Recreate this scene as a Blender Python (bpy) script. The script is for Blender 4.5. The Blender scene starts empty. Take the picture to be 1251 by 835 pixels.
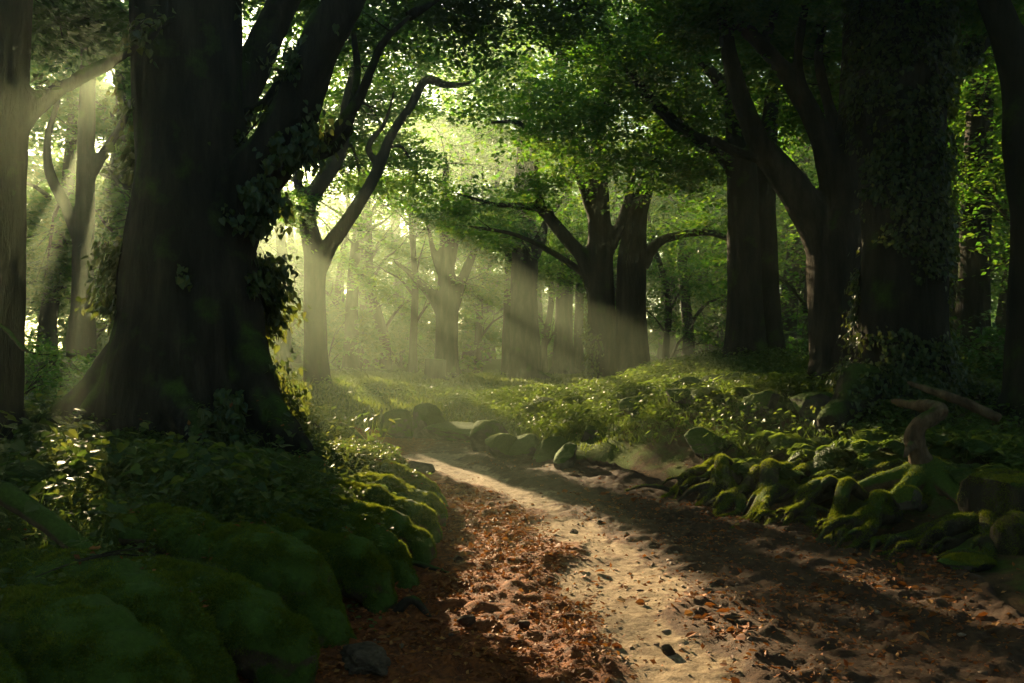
import bpy, math, random
import numpy as np
from mathutils import Vector

# ------------------------------------------------------------------ basics
scene = bpy.context.scene
COL = scene.collection
rng = np.random.default_rng(11)
W, H, F, HZ, EYE = 1251.0, 835.0, 1042.5, 425.0, 1.6
SUN_EL, SUN_AZ = 16.0, 25.0            # degrees; azimuth to the left of +Y
S = np.array([-math.sin(math.radians(SUN_AZ)) * math.cos(math.radians(SUN_EL)),
              math.cos(math.radians(SUN_AZ)) * math.cos(math.radians(SUN_EL)),
              math.sin(math.radians(SUN_EL))])

def P(px, py, Y):
    """world point that stands Y metres ahead at the given place of the photograph"""
    return np.array([(px - W / 2) / F * Y, Y, EYE - (py - HZ) / F * Y])

# ------------------------------------------------------------------ numpy noise
def _hash(i, j, k, seed):
    n = (i.astype(np.int64) * 374761393 + j.astype(np.int64) * 668265263 + k.astype(np.int64) * 1274126177 + seed * 974634777) & 0xffffffff
    n = ((n ^ (n >> 13)) * 1274126177) & 0xffffffff
    n = (n ^ (n >> 16)) & 0xffffffff
    return n.astype(np.float64) / 4294967295.0

def vnoise(p, seed=0):
    p = np.asarray(p, float)
    i = np.floor(p).astype(np.int64)
    f = p - i
    f = f * f * (3 - 2 * f)
    x, y, z = i[:, 0], i[:, 1], i[:, 2]
    out = 0
    for dx in (0, 1):
        wx = f[:, 0] if dx else 1 - f[:, 0]
        for dy in (0, 1):
            wy = f[:, 1] if dy else 1 - f[:, 1]
            for dz in (0, 1):
                wz = f[:, 2] if dz else 1 - f[:, 2]
                out = out + wx * wy * wz * _hash(x + dx, y + dy, z + dz, seed)
    return out * 2 - 1

def fbm(p, octaves=4, seed=0):
    p = np.asarray(p, float)
    a, t, n = 1.0, 0, 0
    for o in range(octaves):
        t = t + a * vnoise(p, seed + o * 17)
        n += a
        p = p * 2.03 + 11.3
        a *= .5
    return t / n

def p3(x, y, z=0.0):
    x = np.asarray(x, float)
    return np.stack([x, np.broadcast_to(y, x.shape), np.broadcast_to(z, x.shape)], 1)

def sstep(a, b, x):
    t = np.clip((x - a) / (b - a), 0, 1)
    return t * t * (3 - 2 * t)

def unit(v):
    return v / np.maximum(np.linalg.norm(v, axis=-1, keepdims=True), 1e-9)

# ------------------------------------------------------------------ mesh container
class M:
    def __init__(s):
        s.v, s.f, s.n = [], {}, 0
    def add(s, V, *faces):
        V = np.asarray(V, float).reshape(-1, 3)
        for fa in faces:
            fa = np.asarray(fa, np.int64)
            if fa.size:
                s.f.setdefault(fa.shape[1], []).append(fa + s.n)
        s.v.append(V)
        s.n += len(V)
        return s
    def verts(s):
        return np.concatenate(s.v) if s.v else np.zeros((0, 3))
    def mesh(s, name, origin=(0, 0, 0), smooth=True):
        V = s.verts() - np.asarray(origin, float)
        me = bpy.data.meshes.new(name)
        me.vertices.add(len(V))
        me.vertices.foreach_set('co', V.astype(np.float32).ravel())
        idx, st, tot, c = [], [], [], 0
        for k, l in s.f.items():
            a = np.concatenate(l)
            idx.append(a.ravel())
            st.append(c + np.arange(len(a)) * k)
            tot.append(np.full(len(a), k))
            c += a.size
        if idx:
            idx, st, tot = np.concatenate(idx), np.concatenate(st), np.concatenate(tot)
            me.loops.add(len(idx))
            me.loops.foreach_set('vertex_index', idx.astype(np.int32))
            me.polygons.add(len(st))
            me.polygons.foreach_set('loop_start', st.astype(np.int32))
            me.polygons.foreach_set('loop_total', tot.astype(np.int32))
            me.polygons.foreach_set('use_smooth', np.full(len(st), smooth))
        me.update(calc_edges=True)
        me.validate()
        return me

def mesh_arrays(me):
    n = len(me.vertices)
    V = np.empty(n * 3, np.float32); me.vertices.foreach_get('co', V)
    N = np.empty(n * 3, np.float32); me.vertices.foreach_get('normal', N)
    return V.reshape(-1, 3).astype(float), N.reshape(-1, 3).astype(float)

def link(name, me, mat, parent=None, loc=(0, 0, 0)):
    o = bpy.data.objects.new(name, me)
    COL.objects.link(o)
    if mat is not None:
        me.materials.clear(); me.materials.append(mat)
    o.location = loc
    if parent is not None:
        o.parent = parent
    return o

def tag(o, label=None, cat=None, group=None, kind=None):
    if label: o['label'] = label
    if cat: o['category'] = cat
    if group: o['group'] = group
    if kind: o['kind'] = kind
    return o

def thing(name, loc, label, cat, group=None):
    o = bpy.data.objects.new(name, None)
    COL.objects.link(o)
    o.empty_display_size = .2
    o.location = loc
    return tag(o, label, cat, group)

# ------------------------------------------------------------------ tubes
def spline(Pn, Rn, step):
    Pn, Rn = np.asarray(Pn, float), np.asarray(Rn, float)
    if len(Pn) == 2:
        Pn = np.array([Pn[0], (Pn[0] + Pn[1]) / 2, Pn[1]]); Rn = np.array([Rn[0], (Rn[0] + Rn[1]) / 2, Rn[1]])
    ext = np.vstack([2 * Pn[0] - Pn[1], Pn, 2 * Pn[-1] - Pn[-2]])
    out, rad = [], []
    for i in range(len(Pn) - 1):
        a, b, c, d = ext[i:i + 4]
        m = max(2, int(np.linalg.norm(c - b) / step))
        t = (np.arange(m) / m)[:, None]
        out.append(.5 * (2 * b + (c - a) * t + (2 * a - 5 * b + 4 * c - d) * t ** 2 + (3 * b - a - 3 * c + d) * t ** 3))
        rad.append(Rn[i] + (Rn[i + 1] - Rn[i]) * t[:, 0])
    out.append(Pn[-1:]); rad.append(Rn[-1:])
    return np.concatenate(out), np.concatenate(rad)

def tube(m, Pn, Rn, seg=10, step=.12, wob=0.0, flat=1.0):
    Q, R = spline(Pn, Rn, step)
    T = unit(np.gradient(Q, axis=0))
    up = np.array([0, 0, 1.0]) if abs(T[0, 2]) < .9 else np.array([1.0, 0, 0])
    a = unit(np.cross(T[0], up))
    A = [a]
    for i in range(1, len(Q)):
        a = unit(a - T[i] * np.dot(a, T[i])); A.append(a)
    A = np.array(A); B = np.cross(T, A)
    th = np.arange(seg) / seg * 2 * math.pi
    ring = A[:, None, :] * np.cos(th)[None, :, None] + B[:, None, :] * np.sin(th)[None, :, None] * flat
    V = Q[:, None, :] + ring * R[:, None, None]
    if wob:
        fl = V.reshape(-1, 3)
        d = fbm(fl * (1.0 / max(.15, R.max() * 2.2)), 3, 5)
        V = V + ring * (d.reshape(len(Q), seg) * R[:, None] * wob)[:, :, None]
    n = len(Q)
    i = np.arange(n - 1)[:, None] * seg; j = np.arange(seg)[None, :]; k = (j + 1) % seg
    q = np.stack([i + j, i + k, i + seg + k, i + seg + j], -1).reshape(-1, 4)
    V = V.reshape(-1, 3)
    V = np.vstack([V, Q[0], Q[-1]])
    c0, c1 = n * seg, n * seg + 1
    jj = np.arange(seg); kk = (jj + 1) % seg
    t0 = np.stack([np.full(seg, c0), kk, jj], 1)
    t1 = np.stack([np.full(seg, c1), (n - 1) * seg + jj, (n - 1) * seg + kk], 1)
    m.add(V, q, np.vstack([t0, t1]))
    return Q, R

def fuse(m, voxel, smooth=6, bark=0.02, seed=0, fine=1.0, grain=(7, 7, 1.1)):
    """joins the tubes of a trunk into one skin and roughens it like bark"""
    me = m.mesh('tmp')
    o = bpy.data.objects.new('tmp', me); COL.objects.link(o)
    r = o.modifiers.new('r', 'REMESH'); r.mode = 'VOXEL'; r.voxel_size = voxel; r.use_smooth_shade = True
    s = o.modifiers.new('s', 'SMOOTH'); s.factor = .5; s.iterations = smooth
    dg = bpy.context.evaluated_depsgraph_get()
    ev = o.evaluated_get(dg)
    res = bpy.data.meshes.new_from_object(ev)
    bpy.data.objects.remove(o); bpy.data.meshes.remove(me)
    V, N = mesh_arrays(res)
    if bark:
        g = np.array(grain) * fine
        d = fbm(V * g, 4, seed) * .7 + fbm(V * g * .35, 3, seed + 3) * .9 + (1 - np.abs(vnoise(V * g * 1.7, seed + 9)) * 2) * .25
        V = V + N * (d * bark)[:, None]
    res.vertices.foreach_set('co', V.astype(np.float32).ravel())
    res.polygons.foreach_set('use_smooth', np.ones(len(res.polygons), bool))
    res.update()
    return res

def shift(me, origin):
    V, _ = mesh_arrays(me)
    me.vertices.foreach_set('co', (V - np.asarray(origin)).astype(np.float32).ravel())
    me.update()
    return me

def sample(me, n, weight=None):
    """n random points and normals on a mesh"""
    me.calc_loop_triangles()
    t = np.empty(len(me.loop_triangles) * 3, np.int32); me.loop_triangles.foreach_get('vertices', t)
    t = t.reshape(-1, 3)
    V, N = mesh_arrays(me)
    a, b, c = V[t[:, 0]], V[t[:, 1]], V[t[:, 2]]
    nn = np.cross(b - a, c - a); area = np.linalg.norm(nn, axis=1) * .5
    w = area.copy()
    if weight is not None:
        w = w * weight((a + b + c) / 3, unit(nn))
    if w.sum() <= 0:
        return np.zeros((0, 3)), np.zeros((0, 3))
    k = rng.choice(len(t), n, p=w / w.sum())
    r1, r2 = np.sqrt(rng.random(n))[:, None], rng.random(n)[:, None]
    pts = a[k] * (1 - r1) + b[k] * r1 * (1 - r2) + c[k] * r1 * r2
    nor = unit(N[t[k, 0]] * (1 - r1) + N[t[k, 1]] * r1 * (1 - r2) + N[t[k, 2]] * r1 * r2)
    return pts, nor

# ------------------------------------------------------------------ leaves
KITE = (np.array([[0, 0, 0], [.45, .33, .05], [1, 0, -.06], [.45, -.33, .05]]), [np.array([[0, 1, 2, 3]])])
OVATE = (np.array([[0, 0, 0], [.28, .30, .07], [.66, .26, .05], [1, 0, -.1], [.66, -.26, .05], [.28, -.30, .07]]),
         [np.array([[0, 1, 2, 3], [0, 3, 4, 5]])])
HEART = (np.array([[0, 0, 0], [-.12, .26, .05], [.2, .46, .06], [.62, .3, .02], [1.02, 0, -.12], [.62, -.3, .02], [.2, -.46, .06], [-.12, -.26, .05], [.4, 0, -.03]]),
         [np.array([[0, 1, 2, 8], [8, 2, 3, 4], [8, 4, 5, 6], [0, 8, 6, 7]])])
BLADE = (np.array([[0, .09, 0], [0, -.09, 0], [1, 0, 0]]), [np.array([[0, 1, 2]])])
FLAKE = (np.array([[0, 0, 0], [.4, .3, .12], [1, .05, .02], [.5, -.28, .1]]), [np.array([[0, 1, 2, 3]])])

def leaves(m, pos, axis, nrm, size, shape=KITE, wid=1.0):
    n = len(pos)
    if n == 0: return m
    axis = unit(axis)
    side = unit(np.cross(nrm, axis)); nrm = np.cross(axis, side)
    T, fs = shape
    size = np.broadcast_to(size, (n,))[:, None, None]
    V = pos[:, None, :] + size * (axis[:, None, :] * T[None, :, 0:1] + side[:, None, :] * T[None, :, 1:2] * wid + nrm[:, None, :] * T[None, :, 2:3])
    k = len(T)
    off = (np.arange(n) * k)[:, None, None]
    m.add(V.reshape(-1, 3), *[(f[None] + off).reshape(-1, f.shape[1]) for f in fs])
    return m

def rand_unit(n):
    return unit(rng.normal(size=(n, 3)))

# ------------------------------------------------------------------ the clearing in the canopy through which the sun reaches the ground
def ground_hit(p):
    t = (p[:, 2] - .15) / S[2]
    return p[:, 0] - S[0] * t, p[:, 1] - S[1] * t

STRIP = np.array([[12.6, -1.2, .6], [11, -.6, .5], [9.5, .1, .42], [7.75, .52, .42], [6.0, .75, .45], [4.8, .8, .4], [3.8, .8, .22]])[::-1]

def openness(gx, gy, pz):
    """how open the crowns are along the sun's line that meets the ground at gx, gy"""
    c, s_ = math.cos(math.radians(SUN_AZ)), math.sin(math.radians(SUN_AZ))
    u = gx * c + gy * s_
    w = (-gx * s_ + gy * c) * math.sin(math.radians(SUN_EL))
    n1 = fbm(p3(u * 1.5, w * 1.5, 3.3), 3, 21)
    n2 = fbm(p3(u * .8, w * .8, 9.3), 2, 31)
    n3 = fbm(p3(u * .95, w * .8, 5.1), 2, 35)
    o = np.zeros(len(gx))
    cx = np.interp(gy, STRIP[:, 0], STRIP[:, 1]); hw = np.interp(gy, STRIP[:, 0], STRIP[:, 2])
    d = np.abs(gx - cx) - hw
    o = np.maximum(o, np.where((gy > 3.9) & (gy < 12.8), sstep(.12, -.1, d + n1 * .35), 0))
    def win(x0, x1, y0, y1, thr, nn, z=.15, soft=.06):
        hx, hy = gx + S[0] / S[2] * (z - .15), gy + S[1] / S[2] * (z - .15)
        inside = sstep(x0 - .25, x0 + .25, hx) * sstep(x1 + .25, x1 - .25, hx) * sstep(y0 - .5, y0 + .5, hy) * sstep(y1 + .5, y1 - .5, hy)
        return inside * sstep(thr - soft, thr + soft, nn)
    for a in ((-1.0, .6, 4.4, 10.2, -.08, n1, 0), (-2.6, 1.4, 10.2, 15, .0, n1, .25), (-2.6, -.5, 5.2, 10.5, -.6, n1, .7),
              (-5.4, -2.6, 4.4, 8.6, -1.2, n1, .95), (-9, 3.5, 16.0, 32, .15, n3, .5, .03), (-6, -.5, 17.3, 21, -.2, n1, .45), (-2.6, 1.8, 12, 15.6, -.35, n1, .45), (-1, 5, 12.0, 19, -.4, n1, .6),
              (1.5, 4.4, 7.5, 11, -.6, n1, .42), (4, 13, 24, 46, -.15, n2, .8),
              ):
        o = np.maximum(o, win(*a))
    # light that reaches the foliage from behind: only crowns that stand well up the sun's line give way
    for a in ((1, 6, 14.5, 21, -.25, n2, 5.0), (-9, 10, 19, 40, -.5, n2, 5.0), (2, 15, 9, 24, -.2, n2, 6.5),
              (-3.2, -2.5, 9.4, 10.6, -.6, n1, 1.3), (-3.2, -2.5, 9.4, 10.6, -.6, n1, 2.3), (-3.2, -2.5, 9.4, 10.6, -.6, n1, 3.2), (-4.9, -4.3, 9.4, 10.6, -.6, n1, 1.8), (-4.9, -4.3, 9.4, 10.6, -.6, n1, 3)):
        o = np.maximum(o, np.where(pz > a[6] + (1.6 if a[6] > 4 else .8), .93 * win(*a), 0))
    return o

def sun_hole(p):
    v = p - np.array([0, 0, EYE])
    t = v @ S
    off = np.linalg.norm(v - t[:, None] * S, axis=1)
    return (t > 6) & (off < .02 + .0095 * t) & (vnoise(p * (7 / np.maximum(t, 6))[:, None] * 9.0, 77) > -.12)

def keep(p):
    gx, gy = ground_hit(p)
    up = np.hypot(p[:, 0] - gx, p[:, 1] - gy) > 1.5
    return ~(up & (rng.random(len(p)) < openness(gx, gy, p[:, 2]))) & ~sun_hole(p)

def crown(m, c, r, n, leaf, per=36, spray=.8, droop=.25, tilt=.27, shape=KITE, sieve=True, flatz=.35):
    """sprays of small leaves spread through an ellipsoid"""
    c, r = np.asarray(c, float), np.asarray(r, float)
    n = int(n)
    d = rand_unit(n) * (rng.random((n, 1)) ** .42)
    q = c + d * r
    lay = max(.35, r[2] * .45)
    q[:, 2] += (np.round((q[:, 2] + fbm(q * .5, 2, 3) * .5) / lay) * lay - q[:, 2]) * flatz
    q = q[fbm(q * 1.1 / max(.6, spray), 2, 77) > -.34]
    n = len(q)
    if n == 0: return np.zeros((0, 3))
    out = unit((q - c) * [1, 1, .15] + rng.normal(size=(n, 3)) * [.5, .5, .12])
    nr = unit(np.array([0, 0, 1.0]) + rng.normal(size=(n, 3)) * tilt)
    sd = unit(np.cross(nr, out))
    t = rng.random((n, per)); s = (rng.random((n, per)) - .5) * 2
    L = spray * (.6 + .7 * rng.random((n, 1)))
    wdt = np.sin(np.clip(t * .9 + .12, 0, 1) * math.pi) * .45
    pos = q[:, None] + out[:, None] * ((t - .3) * L)[..., None] + sd[:, None] * (s * wdt * L)[..., None] - np.array([0, 0, 1.0]) * (droop * (t ** 2) * L + .05 * rng.normal(size=t.shape) * L)[..., None]
    ax = out[:, None] * .8 + sd[:, None] * (np.sign(s) * .75)[..., None] + rng.normal(size=pos.shape) * .3
    nn = nr[:, None] + rng.normal(size=pos.shape) * .26
    pos, ax, nn = pos.reshape(-1, 3), ax.reshape(-1, 3), nn.reshape(-1, 3)
    if sieve:
        k = keep(pos)
        pos, ax, nn = pos[k], ax[k], nn[k]
    leaves(m, pos, ax, nn, leaf * (.55 + .8 * rng.random(len(pos))), shape)
    return q

# ------------------------------------------------------------------ materials
def mat(name):
    m = bpy.data.materials.new(name); m.use_nodes = True
    m.node_tree.nodes.clear()
    return m, m.node_tree.nodes, m.node_tree.links

def ramp(N, pts):
    r = N.new('ShaderNodeValToRGB')
    e = r.color_ramp.elements
    while len(e) < len(pts): e.new(.5)
    for x, (p, c) in zip(e, pts):
        x.position = p; x.color = (*c, 1)
    return r

def noise_tex(N, L, scale, detail=6, vec=None, rough=.6):
    t = N.new('ShaderNodeTexNoise'); t.inputs['Scale'].default_value = scale; t.inputs['Detail'].default_value = detail
    t.inputs['Roughness'].default_value = rough
    if vec is not None: L.new(vec, t.inputs['Vector'])
    return t

def leaf_mat(name, cols, trans, tw=.5, rough=.45, spec=.3):
    m, N, L = mat(name)
    g = N.new('ShaderNodeNewGeometry')
    r = ramp(N, [(i / (len(cols) - 1), c) for i, c in enumerate(cols)])
    L.new(g.outputs['Random Per Island'], r.inputs[0])
    b = N.new('ShaderNodeBsdfPrincipled'); b.inputs['Roughness'].default_value = rough
    b.inputs['Specular IOR Level'].default_value = spec
    L.new(r.outputs[0], b.inputs['Base Color'])
    t = N.new('ShaderNodeBsdfTranslucent')
    r2 = ramp(N, [(i / (len(trans) - 1), c) for i, c in enumerate(trans)])
    L.new(g.outputs['Random Per Island'], r2.inputs[0]); L.new(r2.outputs[0], t.inputs['Color'])
    mx = N.new('ShaderNodeMixShader'); mx.inputs[0].default_value = tw
    L.new(b.outputs[0], mx.inputs[1]); L.new(t.outputs[0], mx.inputs[2])
    o = N.new('ShaderNodeOutputMaterial'); L.new(mx.outputs[0], o.inputs[0])
    return m

def rough_mat(name, layers, bump=.4, bscale=30, moss=None, rough=.95, stretch=(1, 1, 1), bdist=.02):
    """layers: colour ramp over a stretched noise; moss: (colour, amount, bias) grown on faces that look up"""
    m, N, L = mat(name)
    tc = N.new('ShaderNodeNewGeometry')
    mp = N.new('ShaderNodeMapping'); mp.inputs['Scale'].default_value = stretch
    L.new(tc.outputs['Position'], mp.inputs['Vector'])
    n1 = noise_tex(N, L, bscale * .25, 8, mp.outputs[0], .65)
    r = ramp(N, layers); L.new(n1.outputs['Fac'], r.inputs[0])
    col = r.outputs[0]
    if moss:
        mc, amt, bias = moss
        n2 = noise_tex(N, L, 2.2, 6, tc.outputs['Position'])
        sx = N.new('ShaderNodeSeparateXYZ'); L.new(tc.outputs['Normal'], sx.inputs[0])
        ad = N.new('ShaderNodeMath'); ad.operation = 'MULTIPLY_ADD'; ad.inputs[1].default_value = bias
        L.new(sx.outputs['Z'], ad.inputs[0]); L.new(n2.outputs['Fac'], ad.inputs[2])
        r2 = ramp(N, [(1 - amt - .08, (0, 0, 0)), (min(.99, 1 - amt + .08), (1, 1, 1))]); L.new(ad.outputs[0], r2.inputs[0])
        n3 = noise_tex(N, L, 40, 4, tc.outputs['Position'])
        r3 = ramp(N, [(.3, tuple(x * .6 for x in mc)), (.7, mc)]); L.new(n3.outputs['Fac'], r3.inputs[0])
        mx = N.new('ShaderNodeMix'); mx.data_type = 'RGBA'
        L.new(r2.outputs[0], mx.inputs[0]); L.new(col, mx.inputs[6]); L.new(r3.outputs[0], mx.inputs[7])
        col = mx.outputs[2]
    b = N.new('ShaderNodeBsdfPrincipled'); b.inputs['Roughness'].default_value = rough; b.inputs['Specular IOR Level'].default_value = .2
    L.new(col, b.inputs['Base Color'])
    n4 = noise_tex(N, L, bscale, 8, mp.outputs[0], .7)
    bp = N.new('ShaderNodeBump'); bp.inputs['Strength'].default_value = bump; bp.inputs['Distance'].default_value = bdist
    L.new(n4.outputs['Fac'], bp.inputs['Height']); L.new(bp.outputs[0], b.inputs['Normal'])
    o = N.new('ShaderNodeOutputMaterial'); L.new(b.outputs[0], o.inputs[0])
    return m

MOSS = (.06, .105, .012)
BARK = rough_mat('bark', [(.3, (.014, .011, .007)), (.5, (.040, .031, .020)), (.72, (.085, .066, .044))], .9, 26, (MOSS, .28, .25), stretch=(1, 1, .22), bdist=.03)
BARK_OLD = rough_mat('old_bark', [(.3, (.008, .0065, .0045)), (.5, (.024, .019, .012)), (.72, (.055, .043, .028))], 1.0, 22, (MOSS, .34, .3), stretch=(1, 1, .2), bdist=.04)
DEADWOOD = rough_mat('dead_wood', [(.3, (.03, .02, .012)), (.48, (.10, .066, .038)), (.7, (.2, .14, .085))], .9, 36, (MOSS, .2, .3), stretch=(1, 1, .4))
ROOTBARK = rough_mat('root_bark', [(.3, (.03, .022, .014)), (.5, (.085, .058, .034)), (.72, (.15, .105, .065))], .8, 30, (MOSS, .5, .7))
STONE = rough_mat('stone', [(.3, (.025, .022, .018)), (.5, (.065, .055, .044)), (.72, (.13, .115, .09))], .7, 22, (MOSS, .42, .6))
BARESTONE = rough_mat('bare_stone', [(.3, (.03, .021, .013)), (.5, (.085, .06, .038)), (.72, (.17, .125, .08))], 1.0, 50)
SOILCLOD = rough_mat('soil_clod', [(.3, (.02, .012, .007)), (.5, (.06, .034, .018)), (.72, (.13, .08, .045))], .9, 60)
MOSSM = leaf_mat('moss', [(.03, .07, .006), (.085, .14, .012), (.14, .165, .018), (.05, .10, .01), (.12, .13, .02)], [(.13, .19, .012), (.25, .26, .018)], .45, .9, .05)
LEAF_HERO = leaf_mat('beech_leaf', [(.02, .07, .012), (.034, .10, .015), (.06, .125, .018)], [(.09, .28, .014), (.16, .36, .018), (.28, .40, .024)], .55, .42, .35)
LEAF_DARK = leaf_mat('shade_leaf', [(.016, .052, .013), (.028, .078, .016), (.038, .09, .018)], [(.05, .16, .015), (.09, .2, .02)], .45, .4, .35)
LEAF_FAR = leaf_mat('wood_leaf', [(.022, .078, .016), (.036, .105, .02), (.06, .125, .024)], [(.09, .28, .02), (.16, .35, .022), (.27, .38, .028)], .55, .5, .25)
IVY = leaf_mat('ivy_leaf', [(.018, .045, .014), (.03, .065, .018), (.055, .09, .02)], [(.1, .16, .02), (.24, .25, .03)], .42, .35, .45)
HERB = leaf_mat('herb_leaf', [(.022, .055, .014), (.04, .085, .018), (.07, .11, .02)], [(.1, .18, .02), (.24, .26, .03)], .48, .5, .3)
FERN = leaf_mat('fern_leaf', [(.035, .08, .016), (.055, .105, .02), (.085, .125, .024)], [(.12, .2, .02), (.2, .26, .03)], .45, .5, .25)
GRASS = leaf_mat('grass_blade', [(.04, .075, .014), (.07, .105, .02), (.1, .125, .026)], [(.13, .19, .02), (.22, .26, .03)], .45, .55, .2)
LITTER = leaf_mat('leaf_litter', [(.09, .03, .010), (.2, .062, .016), (.33, .11, .022), (.13, .048, .016), (.38, .19, .05)], [(.2, .06, .01), (.3, .12, .02)], .2, .7, .2)

# ------------------------------------------------------------------ terrain
PATHC = np.array([[.9, -3, 2.5], [.9, 2, 2.45], [.85, 4.4, 2.0], [1.1, 6, 1.95], [.98, 7.75, 1.78], [.42, 9.5, 1.32], [-.4, 11.4, 1.2], [-1.75, 13.5, .95],
                  [-3.0, 15.3, .8], [-4.7, 16.7, .75], [-7.2, 17.6, .7], [-10.5, 18.2, .7], [-16, 19.6, .6]])
_pq, _pr = spline(np.c_[PATHC[:, :2], np.zeros(len(PATHC))], PATHC[:, 2], .3)

def path_d(x, y):
    out = np.empty(len(x))
    for a in range(0, len(x), 20000):
        xs, ys = x[a:a + 20000, None], y[a:a + 20000, None]
        d = np.sqrt((xs - _pq[None, :, 0]) ** 2 + (ys - _pq[None, :, 1]) ** 2) - _pr[None]
        out[a:a + 20000] = d.min(1)
    return out + .22 * fbm(p3(x * 1.6, y * 1.6, 1.0), 3, 41)

CTRL = np.array([(-1.5, 4.5, .38), (-1.4, 6.5, .32), (-1.3, 8, .25), (-1.9, 9.4, .38), (-3.7, 9.7, .74), (-2.2, 3.2, .4), (-2.6, 6, .52), (-4, 6, .68), (-2.6, 8, .5), (-6, 8, .85), (-7, 4, .9), (-10, 14, .8), (-3.2, 13, .55), (-10, 20, .6),
                 (2.4, 9.6, .28), (3.0, 8, .28), (3.4, 6.8, .24), (5, 11, .92), (4.2, 12.5, 1.0), (4.3, 8.8, .55), (4.7, 17, 1.4), (3.9, 16.5, 1.15), (1.7, 19.5, .46), (2.7, 20, .5), (.2, 13.5, .3), (1, 15.5, .45), (3, 14, .82), (9, 12, 1.15), (6, 6, .5), (5, 5, .35), (8.7, 16, 1.3),
                 (-4.8, 21, .62), (-2, 18.6, .32), (-3.5, 19, .36), (0, 24, .38), (.3, 29, .45), (-2.3, 30, .6), (10, 30, .9), (-15, 35, .8), (0, 45, .7), (15, 50, 1), (-20, 60, 1), (0, 80, 1), (-4, 0, .6), (6, 0, .5), (0, -10, .5), (2.2, 36, .6)], float)

def base_h(x, y):
    d2 = (x[:, None] - CTRL[None, :, 0]) ** 2 + (y[:, None] - CTRL[None, :, 1]) ** 2 + .15
    w = d2 ** -1.7
    return (w * CTRL[None, :, 2]).sum(1) / w.sum(1)

def height(x, y, soft=True):
    x, y = np.asarray(x, float).ravel(), np.asarray(y, float).ravel()
    d = path_d(x, y)
    h = np.empty(len(x))
    for a in range(0, len(x), 20000):
        h[a:a + 20000] = base_h(x[a:a + 20000], y[a:a + 20000])
    left = (x < np.interp(y, PATHC[:, 1], PATHC[:, 0]))
    wd = np.where(left, .45, np.where(y > 12, 1.3, np.where(y > 10, 1.1, 1.25)))
    k = np.where(d < 0, 0, sstep(0, 1, d / wd))
    rough = fbm(p3(x * 1.3, y * 1.3), 4, 51) * .09 + fbm(p3(x * .35, y * .35), 3, 52) * .12
    z = h * k + rough * (.15 + .85 * k)
    far = sstep(22, 60, np.hypot(x, y))
    return z + far * fbm(p3(x * .06, y * .06), 3, 53) * .8

def gz(x, y):
    return float(height([x], [y])[0])

def axis_lines(dense, ends):
    out = [0.0]
    a = dense
    while out[-1] < ends:
        out.append(out[-1] + a); a *= 1.022
    return np.array(out)

def grid_faces(nr, nc):
    i = np.arange(nr - 1)[:, None] * nc; j = np.arange(nc - 1)[None]
    return np.stack([i + j, i + j + 1, i + nc + j + 1, i + nc + j], -1).reshape(-1, 4)

def attr(me, name, val):
    a = me.attributes.new(name, 'FLOAT', 'POINT')
    a.data.foreach_set('value', np.asarray(val, np.float32))

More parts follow.
